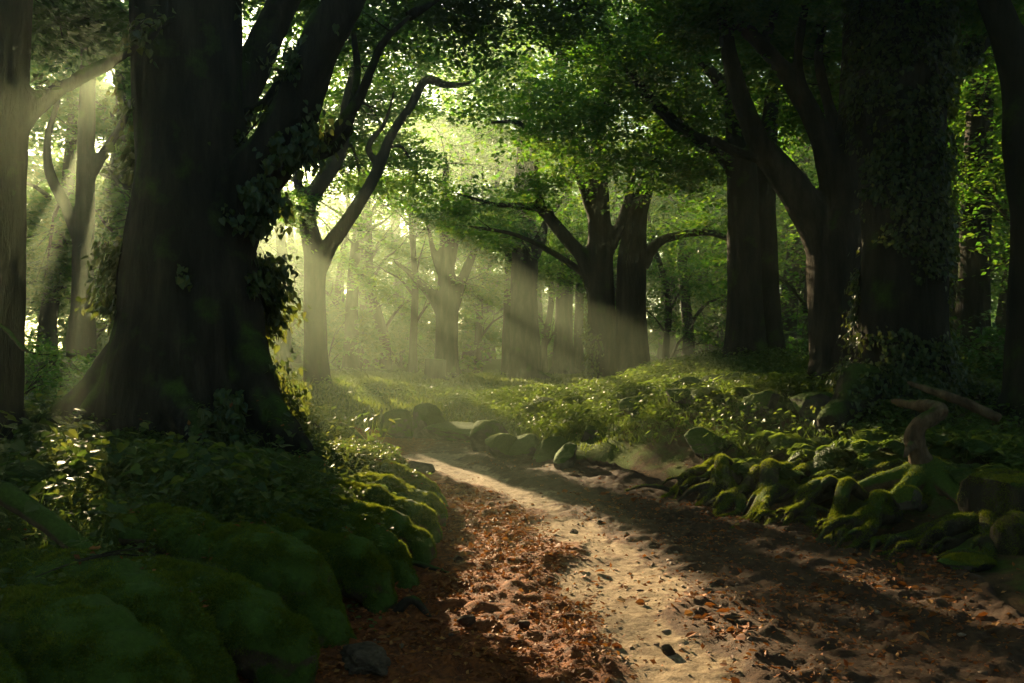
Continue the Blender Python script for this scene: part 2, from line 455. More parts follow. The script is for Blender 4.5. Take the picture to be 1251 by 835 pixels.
def ground_mats():
    m, N, L = mat('forest_floor')
    g = N.new('ShaderNodeNewGeometry')
    n1 = noise_tex(N, L, 9, 8, g.outputs['Position'], .7)
    soil = ramp(N, [(.32, (.03, .019, .011)), (.5, (.075, .045, .023)), (.7, (.13, .08, .04))]); L.new(n1.outputs[0], soil.inputs[0])
    n2 = noise_tex(N, L, 45, 5, g.outputs['Position'], .7)
    mo = ramp(N, [(.3, (.035, .055, .01)), (.55, (.07, .1, .016)), (.75, (.1, .125, .022))]); L.new(n2.outputs[0], mo.inputs[0])
    a = N.new('ShaderNodeAttribute'); a.attribute_name = 'moss'
    n3 = noise_tex(N, L, 1.6, 6, g.outputs['Position'])
    ad = N.new('ShaderNodeMath'); ad.operation = 'ADD'; L.new(a.outputs['Fac'], ad.inputs[0]); L.new(n3.outputs[0], ad.inputs[1])
    rr = ramp(N, [(.88, (0, 0, 0)), (.99, (1, 1, 1))]); L.new(ad.outputs[0], rr.inputs[0])
    mx = N.new('ShaderNodeMix'); mx.data_type = 'RGBA'; L.new(rr.outputs[0], mx.inputs[0]); L.new(soil.outputs[0], mx.inputs[6]); L.new(mo.outputs[0], mx.inputs[7])
    b = N.new('ShaderNodeBsdfPrincipled'); b.inputs['Roughness'].default_value = 1; b.inputs['Specular IOR Level'].default_value = .1
    L.new(mx.outputs[2], b.inputs['Base Color'])
    bp = N.new('ShaderNodeBump'); bp.inputs['Strength'].default_value = .8; bp.inputs['Distance'].default_value = .03
    L.new(n2.outputs[0], bp.inputs['Height']); L.new(bp.outputs[0], b.inputs['Normal'])
    o = N.new('ShaderNodeOutputMaterial'); L.new(b.outputs[0], o.inputs[0])
    GM = m
    m, N, L = mat('trodden_earth')
    g = N.new('ShaderNodeNewGeometry')
    n1 = noise_tex(N, L, 14, 8, g.outputs['Position'], .75)
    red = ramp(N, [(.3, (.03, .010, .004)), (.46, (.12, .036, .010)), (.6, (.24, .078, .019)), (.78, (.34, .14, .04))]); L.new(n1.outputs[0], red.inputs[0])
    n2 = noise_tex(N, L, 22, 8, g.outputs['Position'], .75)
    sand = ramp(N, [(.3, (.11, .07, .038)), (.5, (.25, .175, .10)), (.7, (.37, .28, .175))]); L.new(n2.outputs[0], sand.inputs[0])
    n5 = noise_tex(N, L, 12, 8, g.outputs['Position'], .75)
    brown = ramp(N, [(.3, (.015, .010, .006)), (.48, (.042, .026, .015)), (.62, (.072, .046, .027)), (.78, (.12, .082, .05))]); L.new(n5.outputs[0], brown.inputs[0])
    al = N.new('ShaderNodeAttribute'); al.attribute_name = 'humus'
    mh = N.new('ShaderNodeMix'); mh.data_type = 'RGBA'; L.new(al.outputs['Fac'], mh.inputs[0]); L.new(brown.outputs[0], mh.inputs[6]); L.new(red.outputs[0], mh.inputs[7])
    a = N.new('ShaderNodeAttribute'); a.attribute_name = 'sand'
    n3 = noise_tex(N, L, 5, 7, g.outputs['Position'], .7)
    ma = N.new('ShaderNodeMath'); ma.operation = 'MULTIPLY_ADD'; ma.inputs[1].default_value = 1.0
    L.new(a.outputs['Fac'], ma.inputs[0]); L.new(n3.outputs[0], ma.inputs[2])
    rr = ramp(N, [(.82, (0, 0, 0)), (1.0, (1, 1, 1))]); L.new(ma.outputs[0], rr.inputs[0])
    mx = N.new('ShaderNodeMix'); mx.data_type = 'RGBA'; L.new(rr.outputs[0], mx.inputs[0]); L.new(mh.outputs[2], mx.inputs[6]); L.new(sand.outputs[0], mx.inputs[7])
    b = N.new('ShaderNodeBsdfPrincipled'); b.inputs['Roughness'].default_value = .9; b.inputs['Specular IOR Level'].default_value = .2
    L.new(mx.outputs[2], b.inputs['Base Color'])
    n4 = noise_tex(N, L, 60, 6, g.outputs['Position'], .7)
    bp = N.new('ShaderNodeBump'); bp.inputs['Strength'].default_value = .7; bp.inputs['Distance'].default_value = .015
    L.new(n4.outputs[0], bp.inputs['Height']); L.new(bp.outputs[0], b.inputs['Normal'])
    o = N.new('ShaderNodeOutputMaterial'); L.new(b.outputs[0], o.inputs[0])
    return GM, m
GROUND_M, PATH_M = ground_mats()

# ground sheet
ax_ = axis_lines(.05, 190)
xs = np.concatenate([-ax_[::-1], ax_[1:]])
ys = np.concatenate([-ax_[::-1][:-1], ax_]) + 7.0
X, Y = np.meshgrid(xs, ys); X, Y = X.ravel(), Y.ravel()
d = path_d(X, Y)
Z = height(X, Y) - sstep(.1, -.25, d) * .07
me = M().add(np.c_[X, Y, Z], grid_faces(len(ys), len(xs))).mesh('ground')
attr(me, 'moss', np.clip(sstep(-.05, .35, d) * .55 + .05, 0, 1) * np.where((X > 1.5) & (Y < 12), .75, 1.0))
tag(link('ground', me, GROUND_M), kind='structure')

# path sheet
def path_relief(x, y):
    d = path_d(x, y)
    f = np.where(np.hypot(x, y) < 14, 1, .5)
    cl = fbm(p3(x * 9, y * 9), 4, 61)
    cl = np.maximum(cl, -.12) * .06
    sand = sandness(x, y)
    rut = fbm(p3(x * 2.4, y * 1.1), 3, 62) * .05
    return (cl * (1 - .75 * sand) + fbm(p3(x * 26, y * 26), 3, 63) * .008 + rut * (1 - .4 * sand)) * f - .03 * sand + .05 * sstep(-.3, .15, d)

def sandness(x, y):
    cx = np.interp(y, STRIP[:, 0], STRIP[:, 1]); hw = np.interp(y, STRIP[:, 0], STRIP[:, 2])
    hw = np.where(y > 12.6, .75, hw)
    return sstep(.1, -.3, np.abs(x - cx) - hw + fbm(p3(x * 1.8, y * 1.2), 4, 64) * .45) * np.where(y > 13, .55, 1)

ys = np.concatenate([np.linspace(-2, 2.6, 24)[:-1], 2.6 * np.exp(np.linspace(0, math.log(21 / 2.6), 460))])
xs = np.concatenate([np.linspace(-14, -4.2, 60)[:-1], np.linspace(-4.2, 4.2, 330)])
X, Y = np.meshgrid(xs, ys); X, Y = X.ravel(), Y.ravel()
d = path_d(X, Y)
def path_z(x, y):
    d = path_d(x, y)
    return height(x, y) + .004 + path_relief(x, y) - sstep(.1, .3, d) * .5
Z = path_z(X, Y)
fc = grid_faces(len(ys), len(xs))
fc = fc[(d[fc] < .32).any(1)]
used = np.unique(fc); mp_ = np.full(len(X), -1); mp_[used] = np.arange(len(used))
me = M().add(np.c_[X, Y, Z][used], mp_[fc]).mesh('path')
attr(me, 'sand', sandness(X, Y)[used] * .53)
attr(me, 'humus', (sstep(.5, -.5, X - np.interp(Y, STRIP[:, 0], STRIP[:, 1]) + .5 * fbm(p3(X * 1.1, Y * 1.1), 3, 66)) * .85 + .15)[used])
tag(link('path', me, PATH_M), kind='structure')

# ------------------------------------------------------------------ trees
def px_line(pts, Y):
    """(px, py, width in px, extra depth) -> points and radii"""
    Q, R = [], []
    for t in pts:
        y = Y + (t[3] if len(t) > 3 else 0)
        Q.append(P(t[0], t[1], y)); R.append(t[2] / 2 / F * y)
    return np.array(Q), np.array(R)

def flares(m, base, r, n, length=2.2, seed=0, h=1.2):
    g = np.random.default_rng(seed)
    for i in range(n):
        a = (i + .7 * g.random()) / n * 2 * math.pi
        l = r * length * (.7 + .6 * g.random())
        dx, dy = math.cos(a), math.sin(a)
        pts, rad = [], []
        for f, hh, rr in ((.3, h * (1 + .4 * g.random()), .36), (.68, h * .42, .36), (1.1, h * .15, .28), (r and l / r * .75, .03, .2), (l / r, -.12, .1)):
            x, y = base[0] + dx * r * f, base[1] + dy * r * f
            pts.append((x, y, gz(x, y) + hh * 1.0 if f > .8 else base[2] + hh)); rad.append(r * rr)
        tube(m, pts, rad, 8, .1)

def twigs(m, q, anchor, r0, every=9):
    """a limb from the anchor into a cloud of sprays, with side twigs that carry them"""
    if len(q) == 0: return
    c = q.mean(0)
    mid = (anchor + c) / 2 + np.array([0, 0, .12 * np.linalg.norm(c - anchor)])
    far = c + (c - anchor) / max(.1, np.linalg.norm(c - anchor)) * np.std(q, axis=0).max()
    Q, R = tube(m, [anchor, mid, c, far], [r0, r0 * .7, r0 * .4, r0 * .12], 6, .3, .2)
    for k in q[::every]:
        i = np.argmin(((Q - k) ** 2).sum(1) + .5 * np.arange(len(Q))[::-1] / len(Q))
        a = Q[max(0, i - 2)]
        b = (a + k) / 2 + rng.normal(size=3) * .1 * np.linalg.norm(k - a)
        tube(m, [a, b, k], [R[max(0, i - 2)] * .45, R[max(0, i - 2)] * .25 + .003, .005], 4, .5)

def hero(name, label, Y, trunks, limbs=(), fl=5, flen=2.0, fh=1.1, voxel=.045, bark=.02, blobs=(), leafm=None, barkm=None, group=None, cat='tree', branches=(), seed=0, dens=2.0, extra=None):
    leafm = leafm or LEAF_HERO; barkm = barkm or BARK
    base = None; skel = []; meshes = []
    for ti, tr in enumerate(trunks):
        m = M()
        Q, R = px_line(tr, Y)
        b = Q[0].copy(); b[2] = gz(b[0], b[1])
        if base is None: base = b
        Q = np.vstack([[b[0], b[1], b[2] - .35], Q[Q[:, 2] > b[2] - .1]])
        R = np.concatenate([[R[0]], R[len(R) - len(Q) + 1:]])
        sq, _ = tube(m, Q, R, 16, .12, .12)
        skel.append(sq[len(sq) // 3:])
        if fl: flares(m, b, np.interp(b[2] + .8, Q[:, 2], R), fl, flen, seed + ti, fh)
        if ti == 0:
            for lb in limbs:
                lq, lr = px_line(lb, Y)
                sq, _ = tube(m, lq, lr, 10, .12, .15); skel.append(sq[len(sq) // 3:])
            if extra: extra(m)
        meshes.append(fuse(m, voxel, 5, bark, seed + ti))
    t = thing(name, base, label, cat, group)
    out = []
    for i, me in enumerate(meshes):
        out.append(me.copy())
        link('trunk', shift(me, base), barkm, t)
    for br in branches:
        m = M(); lq, lr = px_line(br, Y)
        sq, _ = tube(m, lq, lr, 8, .1, .25); skel.append(sq[len(sq) // 2:])
        # side twigs
        for k in range(3, len(sq) - 2, 5):
            dd = rand_unit(1)[0] * [1, 1, .6] + [0, 0, .3]
            l = .3 + .5 * rng.random()
            tube(m, [sq[k], sq[k] + dd * l * .5, sq[k] + dd * l + rng.normal(size=3) * .08], [.014, .009, .003], 4, .2)
        link('branch', m.mesh('branch', base), barkm, t)
    allsk = np.concatenate(skel)
    if blobs:
        lm = M()
        for bl in blobs:
            px, py, dY, rx, ry, rd, n, leaf = bl[:8]
            c = P(px, py, Y + dY); k = (Y + dY) / F
            q = crown(lm, c, (rx * k, rd, ry * k), n * dens * .8, leaf * 1.25, spray=max(.6, leaf * 10))
            m = M()
            if len(q):
                a = allsk[np.argmin(((allsk - c) ** 2).sum(1))]
                twigs(m, q, a, min(.07, .02 + .012 * np.linalg.norm(c - a)), 14)
                link('branch', m.mesh('branch', base), barkm, t)
        link('crown', lm.mesh('crown', base, False), leafm, t)
    return t, out

BIG, big_me = hero('beech_tree', 'huge old tree with thick dark trunk and right-hand limb on the left bank', 9.7,
    [[(232, 560, 205), (228, 470, 186), (234, 400, 172), (234, 320, 158), (232, 200, 134), (228, 80, 132), (226, -60, 130), (220, -260, 118)]],
    [[(258, 345, 80, 0), (296, 240, 80, -.1), (338, 182, 66, -.2), (370, 112, 56, -.3), (394, 50, 50, -.4), (430, -20, 46, -.5), (475, -130, 36, -.7)],
     [(258, 190, 60, .3), (308, 84, 42, .7), (342, 12, 36, 1.1), (378, -70, 30, 1.5)],
     [(220, 450, 60, -.4), (206, 480, 44, -.75), (232, 515, 36, -1.0), (250, 545, 26, -1.3)],
     [(300, 420, 56, -.2), (322, 490, 48, -.5), (352, 530, 36, -.8), (376, 556, 24, -1.0)],
     [(160, 430, 56, 0), (118, 480, 46, -.1), (70, 512, 34, -.2), (20, 540, 22, -.4)]],
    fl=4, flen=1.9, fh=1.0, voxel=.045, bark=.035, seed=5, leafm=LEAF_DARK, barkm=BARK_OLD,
    branches=[[(322, 208, 30, -.2), (362, 186, 20, 0), (404, 166, 16, .2), (440, 118, 13, .4), (466, 56, 9, .6), (500, 20, 5, .7)],
              [(340, 190, 26, -.2), (386, 190, 17, .3), (420, 164, 14, .5), (436, 96, 10, .7), (432, 40, 6, .8)],
              [(388, 70, 22, -.4), (350, 95, 16, -.2), (322, 128, 12, 0), (300, 135, 8, .1)]],
    blobs=[(560, 12, 3.3, 190, 48, 1.6, 240, .075), (440, -60, 2, 200, 80, 2, 160, .075), (700, -40, 3, 150, 60, 1.8, 160, .075), (330, -120, 1, 220, 90, 2.2, 150, .08), (60, -160, 1, 200, 90, 2.2, 150, .08)])

T_EDGE, edge_me = hero('ivied_tree', 'near-black ivy-clad trunk cut by the left edge of the photo', 8.2,
    [[(-26, 520, 96), (-20, 430, 84), (-12, 300, 76), (-6, 150, 72), (0, 0, 70), (6, -200, 62)]],
    [[(20, 150, 34, 0), (74, 108, 22, .2), (146, 70, 14, .5), (215, 20, 9, .8)]],
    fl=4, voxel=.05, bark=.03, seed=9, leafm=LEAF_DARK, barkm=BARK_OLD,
    blobs=[(70, 20, 1.5, 90, 55, 1.2, 60, .075), (20, -90, 1, 140, 80, 1.8, 120, .08)])

hero('slender_tree', 'slender forking tree in the glare left of the huge trunk', 22,
    [[(100, 432, 34), (101, 380, 28), (101, 330, 25), (104, 250, 22), (106, 150, 20), (108, 30, 17), (104, -80, 12)]],
    [[(101, 300, 20), (82, 255, 14), (62, 215, 12), (58, 170, 9), (72, 120, 6)],
     [(104, 225, 16), (125, 190, 12), (150, 150, 9), (160, 120, 6)]],
    fl=4, voxel=.05, seed=12, leafm=LEAF_HERO,
    blobs=[(60, 60, 0, 80, 55, 2.0, 60, .1), (130, 40, 1, 60, 40, 2.0, 40, .1), (100, -40, 0, 130, 60, 3, 120, .11), (70, 150, 2, 45, 35, 1.2, 22, .1), (60, 330, 3, 60, 30, 2, 40, .1)])

hero('forked_tree', 'dark Y-forked tree with long curved right limb beside the sunbeams', 21,
    [[(387, 470, 36), (385, 420, 29), (384, 350, 26), (384, 315, 26), (376, 255, 19), (398, 215, 20), (416, 185, 17), (424, 130, 14), (440, 60, 10)]],
    [[(388, 330, 25), (402, 302, 20), (430, 262, 17), (458, 215, 15), (478, 165, 12), (502, 130, 11), (520, 98, 11), (545, 104, 9), (572, 102, 6), (592, 88, 4)],
     [(380, 270, 16), (366, 232, 12), (358, 190, 9), (350, 140, 6)],
     [(464, 205, 10), (450, 180, 8), (470, 150, 6), (482, 110, 4)]],
    fl=5, flen=2.2, fh=.5, voxel=.05, seed=21, barkm=BARK_OLD,
    blobs=[(430, 60, 0, 90, 50, 2.2, 120, .1), (500, 60, 1, 100, 45, 2.2, 130, .1), (470, 170, 3.5, 80, 60, 1.6, 110, .1), (400, 190, 4, 60, 50, 1.6, 60, .1), (330, 110, 3, 60, 70, 1.6, 80, .1), (440, 225, 5, 70, 40, 1.6, 110, .1), (375, 225, 6, 55, 50, 1.6, 90, .1), (335, 190, 5, 45, 60, 1.6, 80, .1), (460, 110, 6, 90, 50, 1.8, 120, .11), (320, 300, 8, 40, 40, 1.6, 50, .11), (350, 130, 1, 50, 40, 1.5, 40, .1), (430, 150, 2.5, 70, 40, 1.6, 60, .1), (380, -40, 0, 200, 60, 3, 200, .11), (505, 215, 3, 45, 40, 1.6, 45, .1), (350, 255, -1, 32, 30, .8, 25, .09)])

hero('pale_tree', 'pale slim tree with leaning side limb behind the Y-forked tree', 33,
    [[(346, 450, 20), (346, 400, 17), (347, 340, 15), (342, 270, 12), (342, 180, 9), (350, 90, 6)]],
    [[(346, 345, 11), (330, 325, 9), (312, 296, 7), (302, 260, 5)]], fl=4, voxel=.06, seed=23,
    blobs=[(360, 120, 0, 60, 50, 2.0, 60, .13), (320, 220, 1, 45, 35, 2.0, 35, .13)])

hero('spreading_tree', 'hazy spreading tree with many limbs behind the small stump', 30,
    [[(545, 464, 36), (546, 420, 27), (546, 370, 28), (545, 320, 17), (543, 270, 12), (545, 200, 8)]],
    [[(546, 395, 18), (528, 362, 14), (512, 345, 11), (496, 330, 7), (480, 318, 4)], [(548, 390, 18), (564, 345, 13), (578, 310, 10), (590, 280, 6)],
     [(546, 340, 12), (556, 300, 9), (560, 250, 6)], [(544, 350, 10), (530, 310, 8), (522, 270, 5)]], fl=5, voxel=.06, seed=25,
    blobs=[(540, 270, 0, 90, 45, 2.5, 110, .13), (490, 325, -.5, 50, 25, 1.8, 45, .12), (590, 300, 0, 55, 35, 2, 55, .12), (545, 190, 1, 120, 50, 3, 150, .14), (570, 350, 1, 45, 22, 1.5, 50, .12), (505, 290, 1, 50, 24, 1.6, 60, .12), (470, 250, 2, 50, 30, 2, 60, .12)])

hero('thick_tree', 'thick straight grey trunk right of the hazy spreading tree', 29,
    [[(640, 470, 46), (641, 420, 37), (640, 360, 33), (641, 310, 32), (640, 240, 26), (642, 150, 18), (645, 60, 10)]],
    [[(642, 330, 16), (660, 300, 12), (668, 270, 9), (690, 240, 6)]], fl=5, voxel=.06, seed=27,
    blobs=[(640, 225, 0, 110, 45, 2.5, 130, .13), (600, 160, 1, 100, 50, 2.5, 130, .13), (690, 290, 2, 50, 30, 1.5, 60, .12), (600, 285, -1, 50, 22, 1.8, 60, .11), (660, 340, 2, 50, 22, 1.8, 50, .11), (640, 90, 0, 140, 50, 3, 180, .14)])
hero('thin_tree', 'thin trunk standing close behind the thick straight trunk', 31.5,
    [[(619, 464, 16), (620, 400, 13), (622, 320, 12), (620, 230, 8)]], fl=3, voxel=.06, seed=28, blobs=[(615, 255, 0, 60, 35, 2, 40, .13)])
hero('straight_tree', 'straight trunk between the thick grey trunk and the twin tree', 36,
    [[(688, 458, 30), (688, 420, 24), (690, 340, 20), (692, 260, 15), (694, 180, 10)]], [[(690, 360, 10), (704, 330, 8), (712, 300, 5)]], fl=4, voxel=.07, seed=29,
    blobs=[(690, 270, 0, 70, 40, 2.5, 80, .15), (680, 200, 0, 90, 45, 2.5, 90, .15), (670, 330, 1, 40, 22, 1.5, 25, .14)])
hero('slim_tree', 'slim trunk half hidden by the left stem of the twin tree', 39,
    [[(707, 456, 14), (707, 400, 12), (709, 320, 10), (708, 240, 7)]], fl=3, voxel=.07, seed=30, blobs=[(714, 290, 0, 60, 40, 2.5, 50, .16)])

TWIN, twin_me = hero('twin_tree', 'twin-stemmed tree with long left branch at the centre of the wood', 19.5,
    [[(738, 490, 46), (737, 440, 36), (735, 380, 33), (733, 310, 32), (732, 250, 26), (730, 200, 20), (734, 120, 16), (742, 20, 12)],
     [(774, 482, 52), (772, 430, 43), (771, 370, 39), (773, 310, 35), (778, 265, 25), (790, 225, 18), (806, 175, 13), (815, 110, 9)]],
    [[(728, 350, 26), (712, 315, 20), (692, 292, 17), (672, 268, 15), (662, 255, 13), (640, 252, 9), (605, 250, 7), (570, 240, 4), (545, 232, 3)],
     [(664, 262, 12), (658, 235, 10), (655, 205, 8), (656, 195, 7)],
     [(730, 270, 20), (712, 220, 18), (694, 160, 16), (682, 115, 15), (690, 40, 12)],
     [(738, 320, 16), (760, 270, 14), (770, 230, 11), (768, 180, 8)]],
    fl=5, flen=1.8, fh=.6, voxel=.045, bark=.022, seed=31, dens=1.35,
    branches=[[(784, 325, 17, .1), (802, 298, 13, .1), (828, 288, 10, 0), (862, 284, 8, -.2), (892, 294, 6, -.3), (926, 322, 3, -.4)],
              [(690, 190, 10, 0), (660, 170, 8, -.3), (630, 150, 6, -.5), (600, 150, 3, -.6)],
              [(734, 352, 12, 0), (712, 334, 10, .1), (690, 318, 8, .3), (655, 298, 6, .5), (622, 285, 5, .8), (580, 278, 3, 1)]],
    blobs=[(700, 170, -1.5, 75, 34, 1.3, 120, .085), (790, 200, -2, 90, 32, 1.3, 130, .085), (850, 215, -1.5, 50, 40, 1.1, 80, .085), (690, 225, -1, 55, 20, 1.0, 60, .08), (740, 120, -1.5, 110, 40, 1.6, 170, .09), (820, 150, -2, 80, 35, 1.4, 120, .09),
           (640, 120, 0, 80, 40, 1.8, 110, .09), (760, 40, 0, 150, 50, 2.2, 240, .095), (600, 248, .5, 75, 22, 1.3, 90, .08), (570, 285, 1.5, 50, 16, 1.2, 50, .08), (860, 275, 0, 60, 16, 1.0, 50, .08), (890, 300, 1.5, 40, 20, 1.0, 40, .08)])

hero('mound_tree', 'pair of dark stems rising from one flared foot on the right mound', 17,
    [[(912, 452, 70), (912, 415, 52), (911, 370, 45), (909, 280, 40), (905, 190, 35), (900, 110, 30), (905, 20, 22)],
     [(942, 448, 44), (939, 400, 32), (936, 320, 28), (934, 240, 26), (940, 150, 20), (950, 60, 12)]],
    [[(904, 215, 26), (880, 184, 22), (848, 168, 18), (815, 142, 15), (785, 108, 13), (760, 70, 11), (742, 30, 8)],
     [(905, 140, 20), (870, 90, 14), (835, 60, 10), (790, 45, 6)]],
    fl=6, flen=2.6, fh=1.0, voxel=.045, seed=35, leafm=LEAF_HERO, barkm=BARK_OLD,
    blobs=[(850, 60, -.5, 90, 40, 1.6, 160, .085), (760, 40, -1, 90, 35, 1.4, 130, .085), (900, 20, 0, 130, 40, 2, 200, .09), (960, 130, 1, 50, 50, 1.5, 80, .09), (870, 130, 1.5, 60, 30, 1.2, 70, .085)])

hero('branching_tree', 'stout smooth trunk splitting into several rising limbs beside the ivy-clad giant', 12.6,
    [[(1020, 500, 84), (1018, 440, 60), (1016, 380, 56), (1020, 310, 66), (1032, 240, 48), (1040, 150, 32), (1042, 60, 26), (1050, -60, 20)]],
    [[(1010, 310, 46), (988, 258, 44), (955, 212, 38), (930, 180, 32), (908, 130, 26), (890, 60, 20), (880, -20, 16)],
     [(1026, 280, 36), (1014, 205, 34), (996, 150, 28), (968, 100, 24), (930, 55, 19), (890, 15, 15), (850, -20, 12)],
     [(962, 218, 20), (940, 195, 18), (900, 186, 15), (870, 170, 11)],
     [(985, 130, 15), (975, 70, 12), (985, 0, 10)]],
    fl=5, flen=2.0, fh=1.2, voxel=.04, bark=.02, seed=37, leafm=LEAF_HERO,
    branches=[[(1036, 200, 18, .2), (1010, 120, 13, .6), (1000, 60, 10, .9), (1020, 0, 7, 1)],
              [(930, 60, 14, 0), (945, 20, 10, .2), (960, -40, 7, .4)]],
    blobs=[(980, -20, .5, 130, 50, 1.8, 200, .08), (900, -10, 0, 90, 36, 1.3, 100, .075), (1010, 110, 2, 40, 60, 1.2, 80, .08), (850, 20, 0, 60, 30, 1.0, 70, .075), (960, 60, 2, 60, 40, 1.2, 80, .08)])

GIANT, giant_me = hero('ivied_tree', 'massive ivy-clad black trunk on the right bank above the mossy roots', 11,
    [[(1098, 520, 170), (1098, 470, 120), (1100, 400, 108), (1104, 300, 100), (1100, 180, 104), (1096, 60, 106), (1094, -60, 104), (1100, -260, 90)]],
    [[(1130, 150, 30), (1150, 100, 22), (1172, 72, 18), (1200, 55, 14), (1230, 20, 10)],
     [(1060, 470, 60, -.4), (1035, 500, 46, -.8), (1010, 520, 34, -1.1)], [(1120, 480, 60, -.5), (1140, 520, 44, -.9), (1150, 550, 30, -1.3)]],
    fl=6, flen=2.0, fh=1.1, voxel=.045, bark=.04, seed=41, leafm=LEAF_HERO, barkm=BARK_OLD,
    blobs=[(1090, -60, 1.5, 200, 60, 2, 240, .08), (1180, 10, 1.5, 80, 40, 1.5, 80, .08), (1050, -140, -2, 240, 80, 2.2, 220, .08), (860, -120, -1, 200, 70, 2.2, 200, .08)])

hero('dark_tree', 'dark straight trunk between the ivy-clad giant and the curving edge tree', 16,
    [[(1188, 462, 60), (1188, 420, 46), (1190, 340, 38), (1193, 240, 33), (1197, 120, 30), (1203, 0, 26), (1208, -100, 20)]],
    [[(1192, 260, 18), (1215, 225, 14), (1228, 190, 10), (1245, 170, 6)], [(1194, 250, 14), (1172, 205, 11), (1160, 160, 7)]],
    fl=5, voxel=.05, seed=43, leafm=LEAF_HERO, barkm=BARK_OLD,
    blobs=[(1190, 30, 0, 90, 45, 1.8, 130, .09), (1210, 210, 0, 50, 20, 1.0, 45, .085), (1165, 140, 1, 40, 40, 1.3, 50, .09), (1230, 120, 2, 50, 40, 1.3, 60, .09)])

hero('curving_tree', 'dark curving trunk cut by the right edge of the photo', 10,
    [[(1256, 490, 60), (1254, 420, 48), (1256, 340, 42), (1258, 260, 40), (1250, 210, 38), (1244, 160, 36), (1244, 110, 36), (1232, 50, 36), (1210, -10, 32), (1190, -120, 26)]],
    [[(1240, 70, 24), (1265, 30, 18), (1300, -20, 12)]],
    fl=4, voxel=.04, seed=45, leafm=LEAF_HERO, barkm=BARK_OLD,
    blobs=[(1240, -40, .5, 130, 50, 1.6, 130, .08)])

# ---- the wood behind
def filler(x, y, h, r, label, group, lo=3.5, cr=3.2, n=7, leaf=.2, spr=62, leafm=None, name='woodland_tree', seed=0, cat='tree'):
    g = np.random.default_rng(seed)
    z = gz(x, y)
    base = np.array([x, y, z])
    m = M()
    ln = g.normal(size=2) * .05 * h
    bend = g.normal(size=(3, 2)) * .18
    spine = np.array([(x, y, z - .3), (x + bend[0, 0] * .3, y + bend[0, 1] * .3, z + h * .12), (x + ln[0] * .4 + bend[1, 0], y + ln[1] * .4 + bend[1, 1], z + h * .4), (x + ln[0] + bend[2, 0], y + ln[1] + bend[2, 1], z + h * .75), (x + ln[0] * 1.3, y + ln[1] * 1.3, z + h)])
    Q, R = tube(m, spine, [r * 1.5, r, r * .85, r * .45, r * .12], 10, .5, .15)
    t = thing(name, base, label, cat, group)
    lm = M()
    for i in range(n):
        a = i * 2.4 + g.random() * .8
        k = (i + .5) / n
        zz = z + lo + (h * .98 - lo) * k ** .9
        rr = cr * (1.0 - .55 * max(0, k - .45))
        c = np.array([x + ln[0] * k + math.cos(a) * rr * .55, y + ln[1] * k + math.sin(a) * rr * .55, zz])
        q = crown(lm, c, (rr * .8, rr * .8, (h - lo) / n * .8), spr, leaf, per=30, spray=1.3, shape=KITE)
        st = np.interp(zz - .22 * rr - z - .4, Q[:, 2] - z, np.arange(len(Q)))
        a0 = Q[int(np.clip(st, 1, len(Q) - 2))]
        if len(q):
            twigs(m, q, a0, r * .38 * (1.1 - .7 * k), every=12)
    link('trunk', m.mesh('trunk', base), BARK, t)
    link('crown', lm.mesh('crown', base, False), leafm or LEAF_FAR, t)
    return t

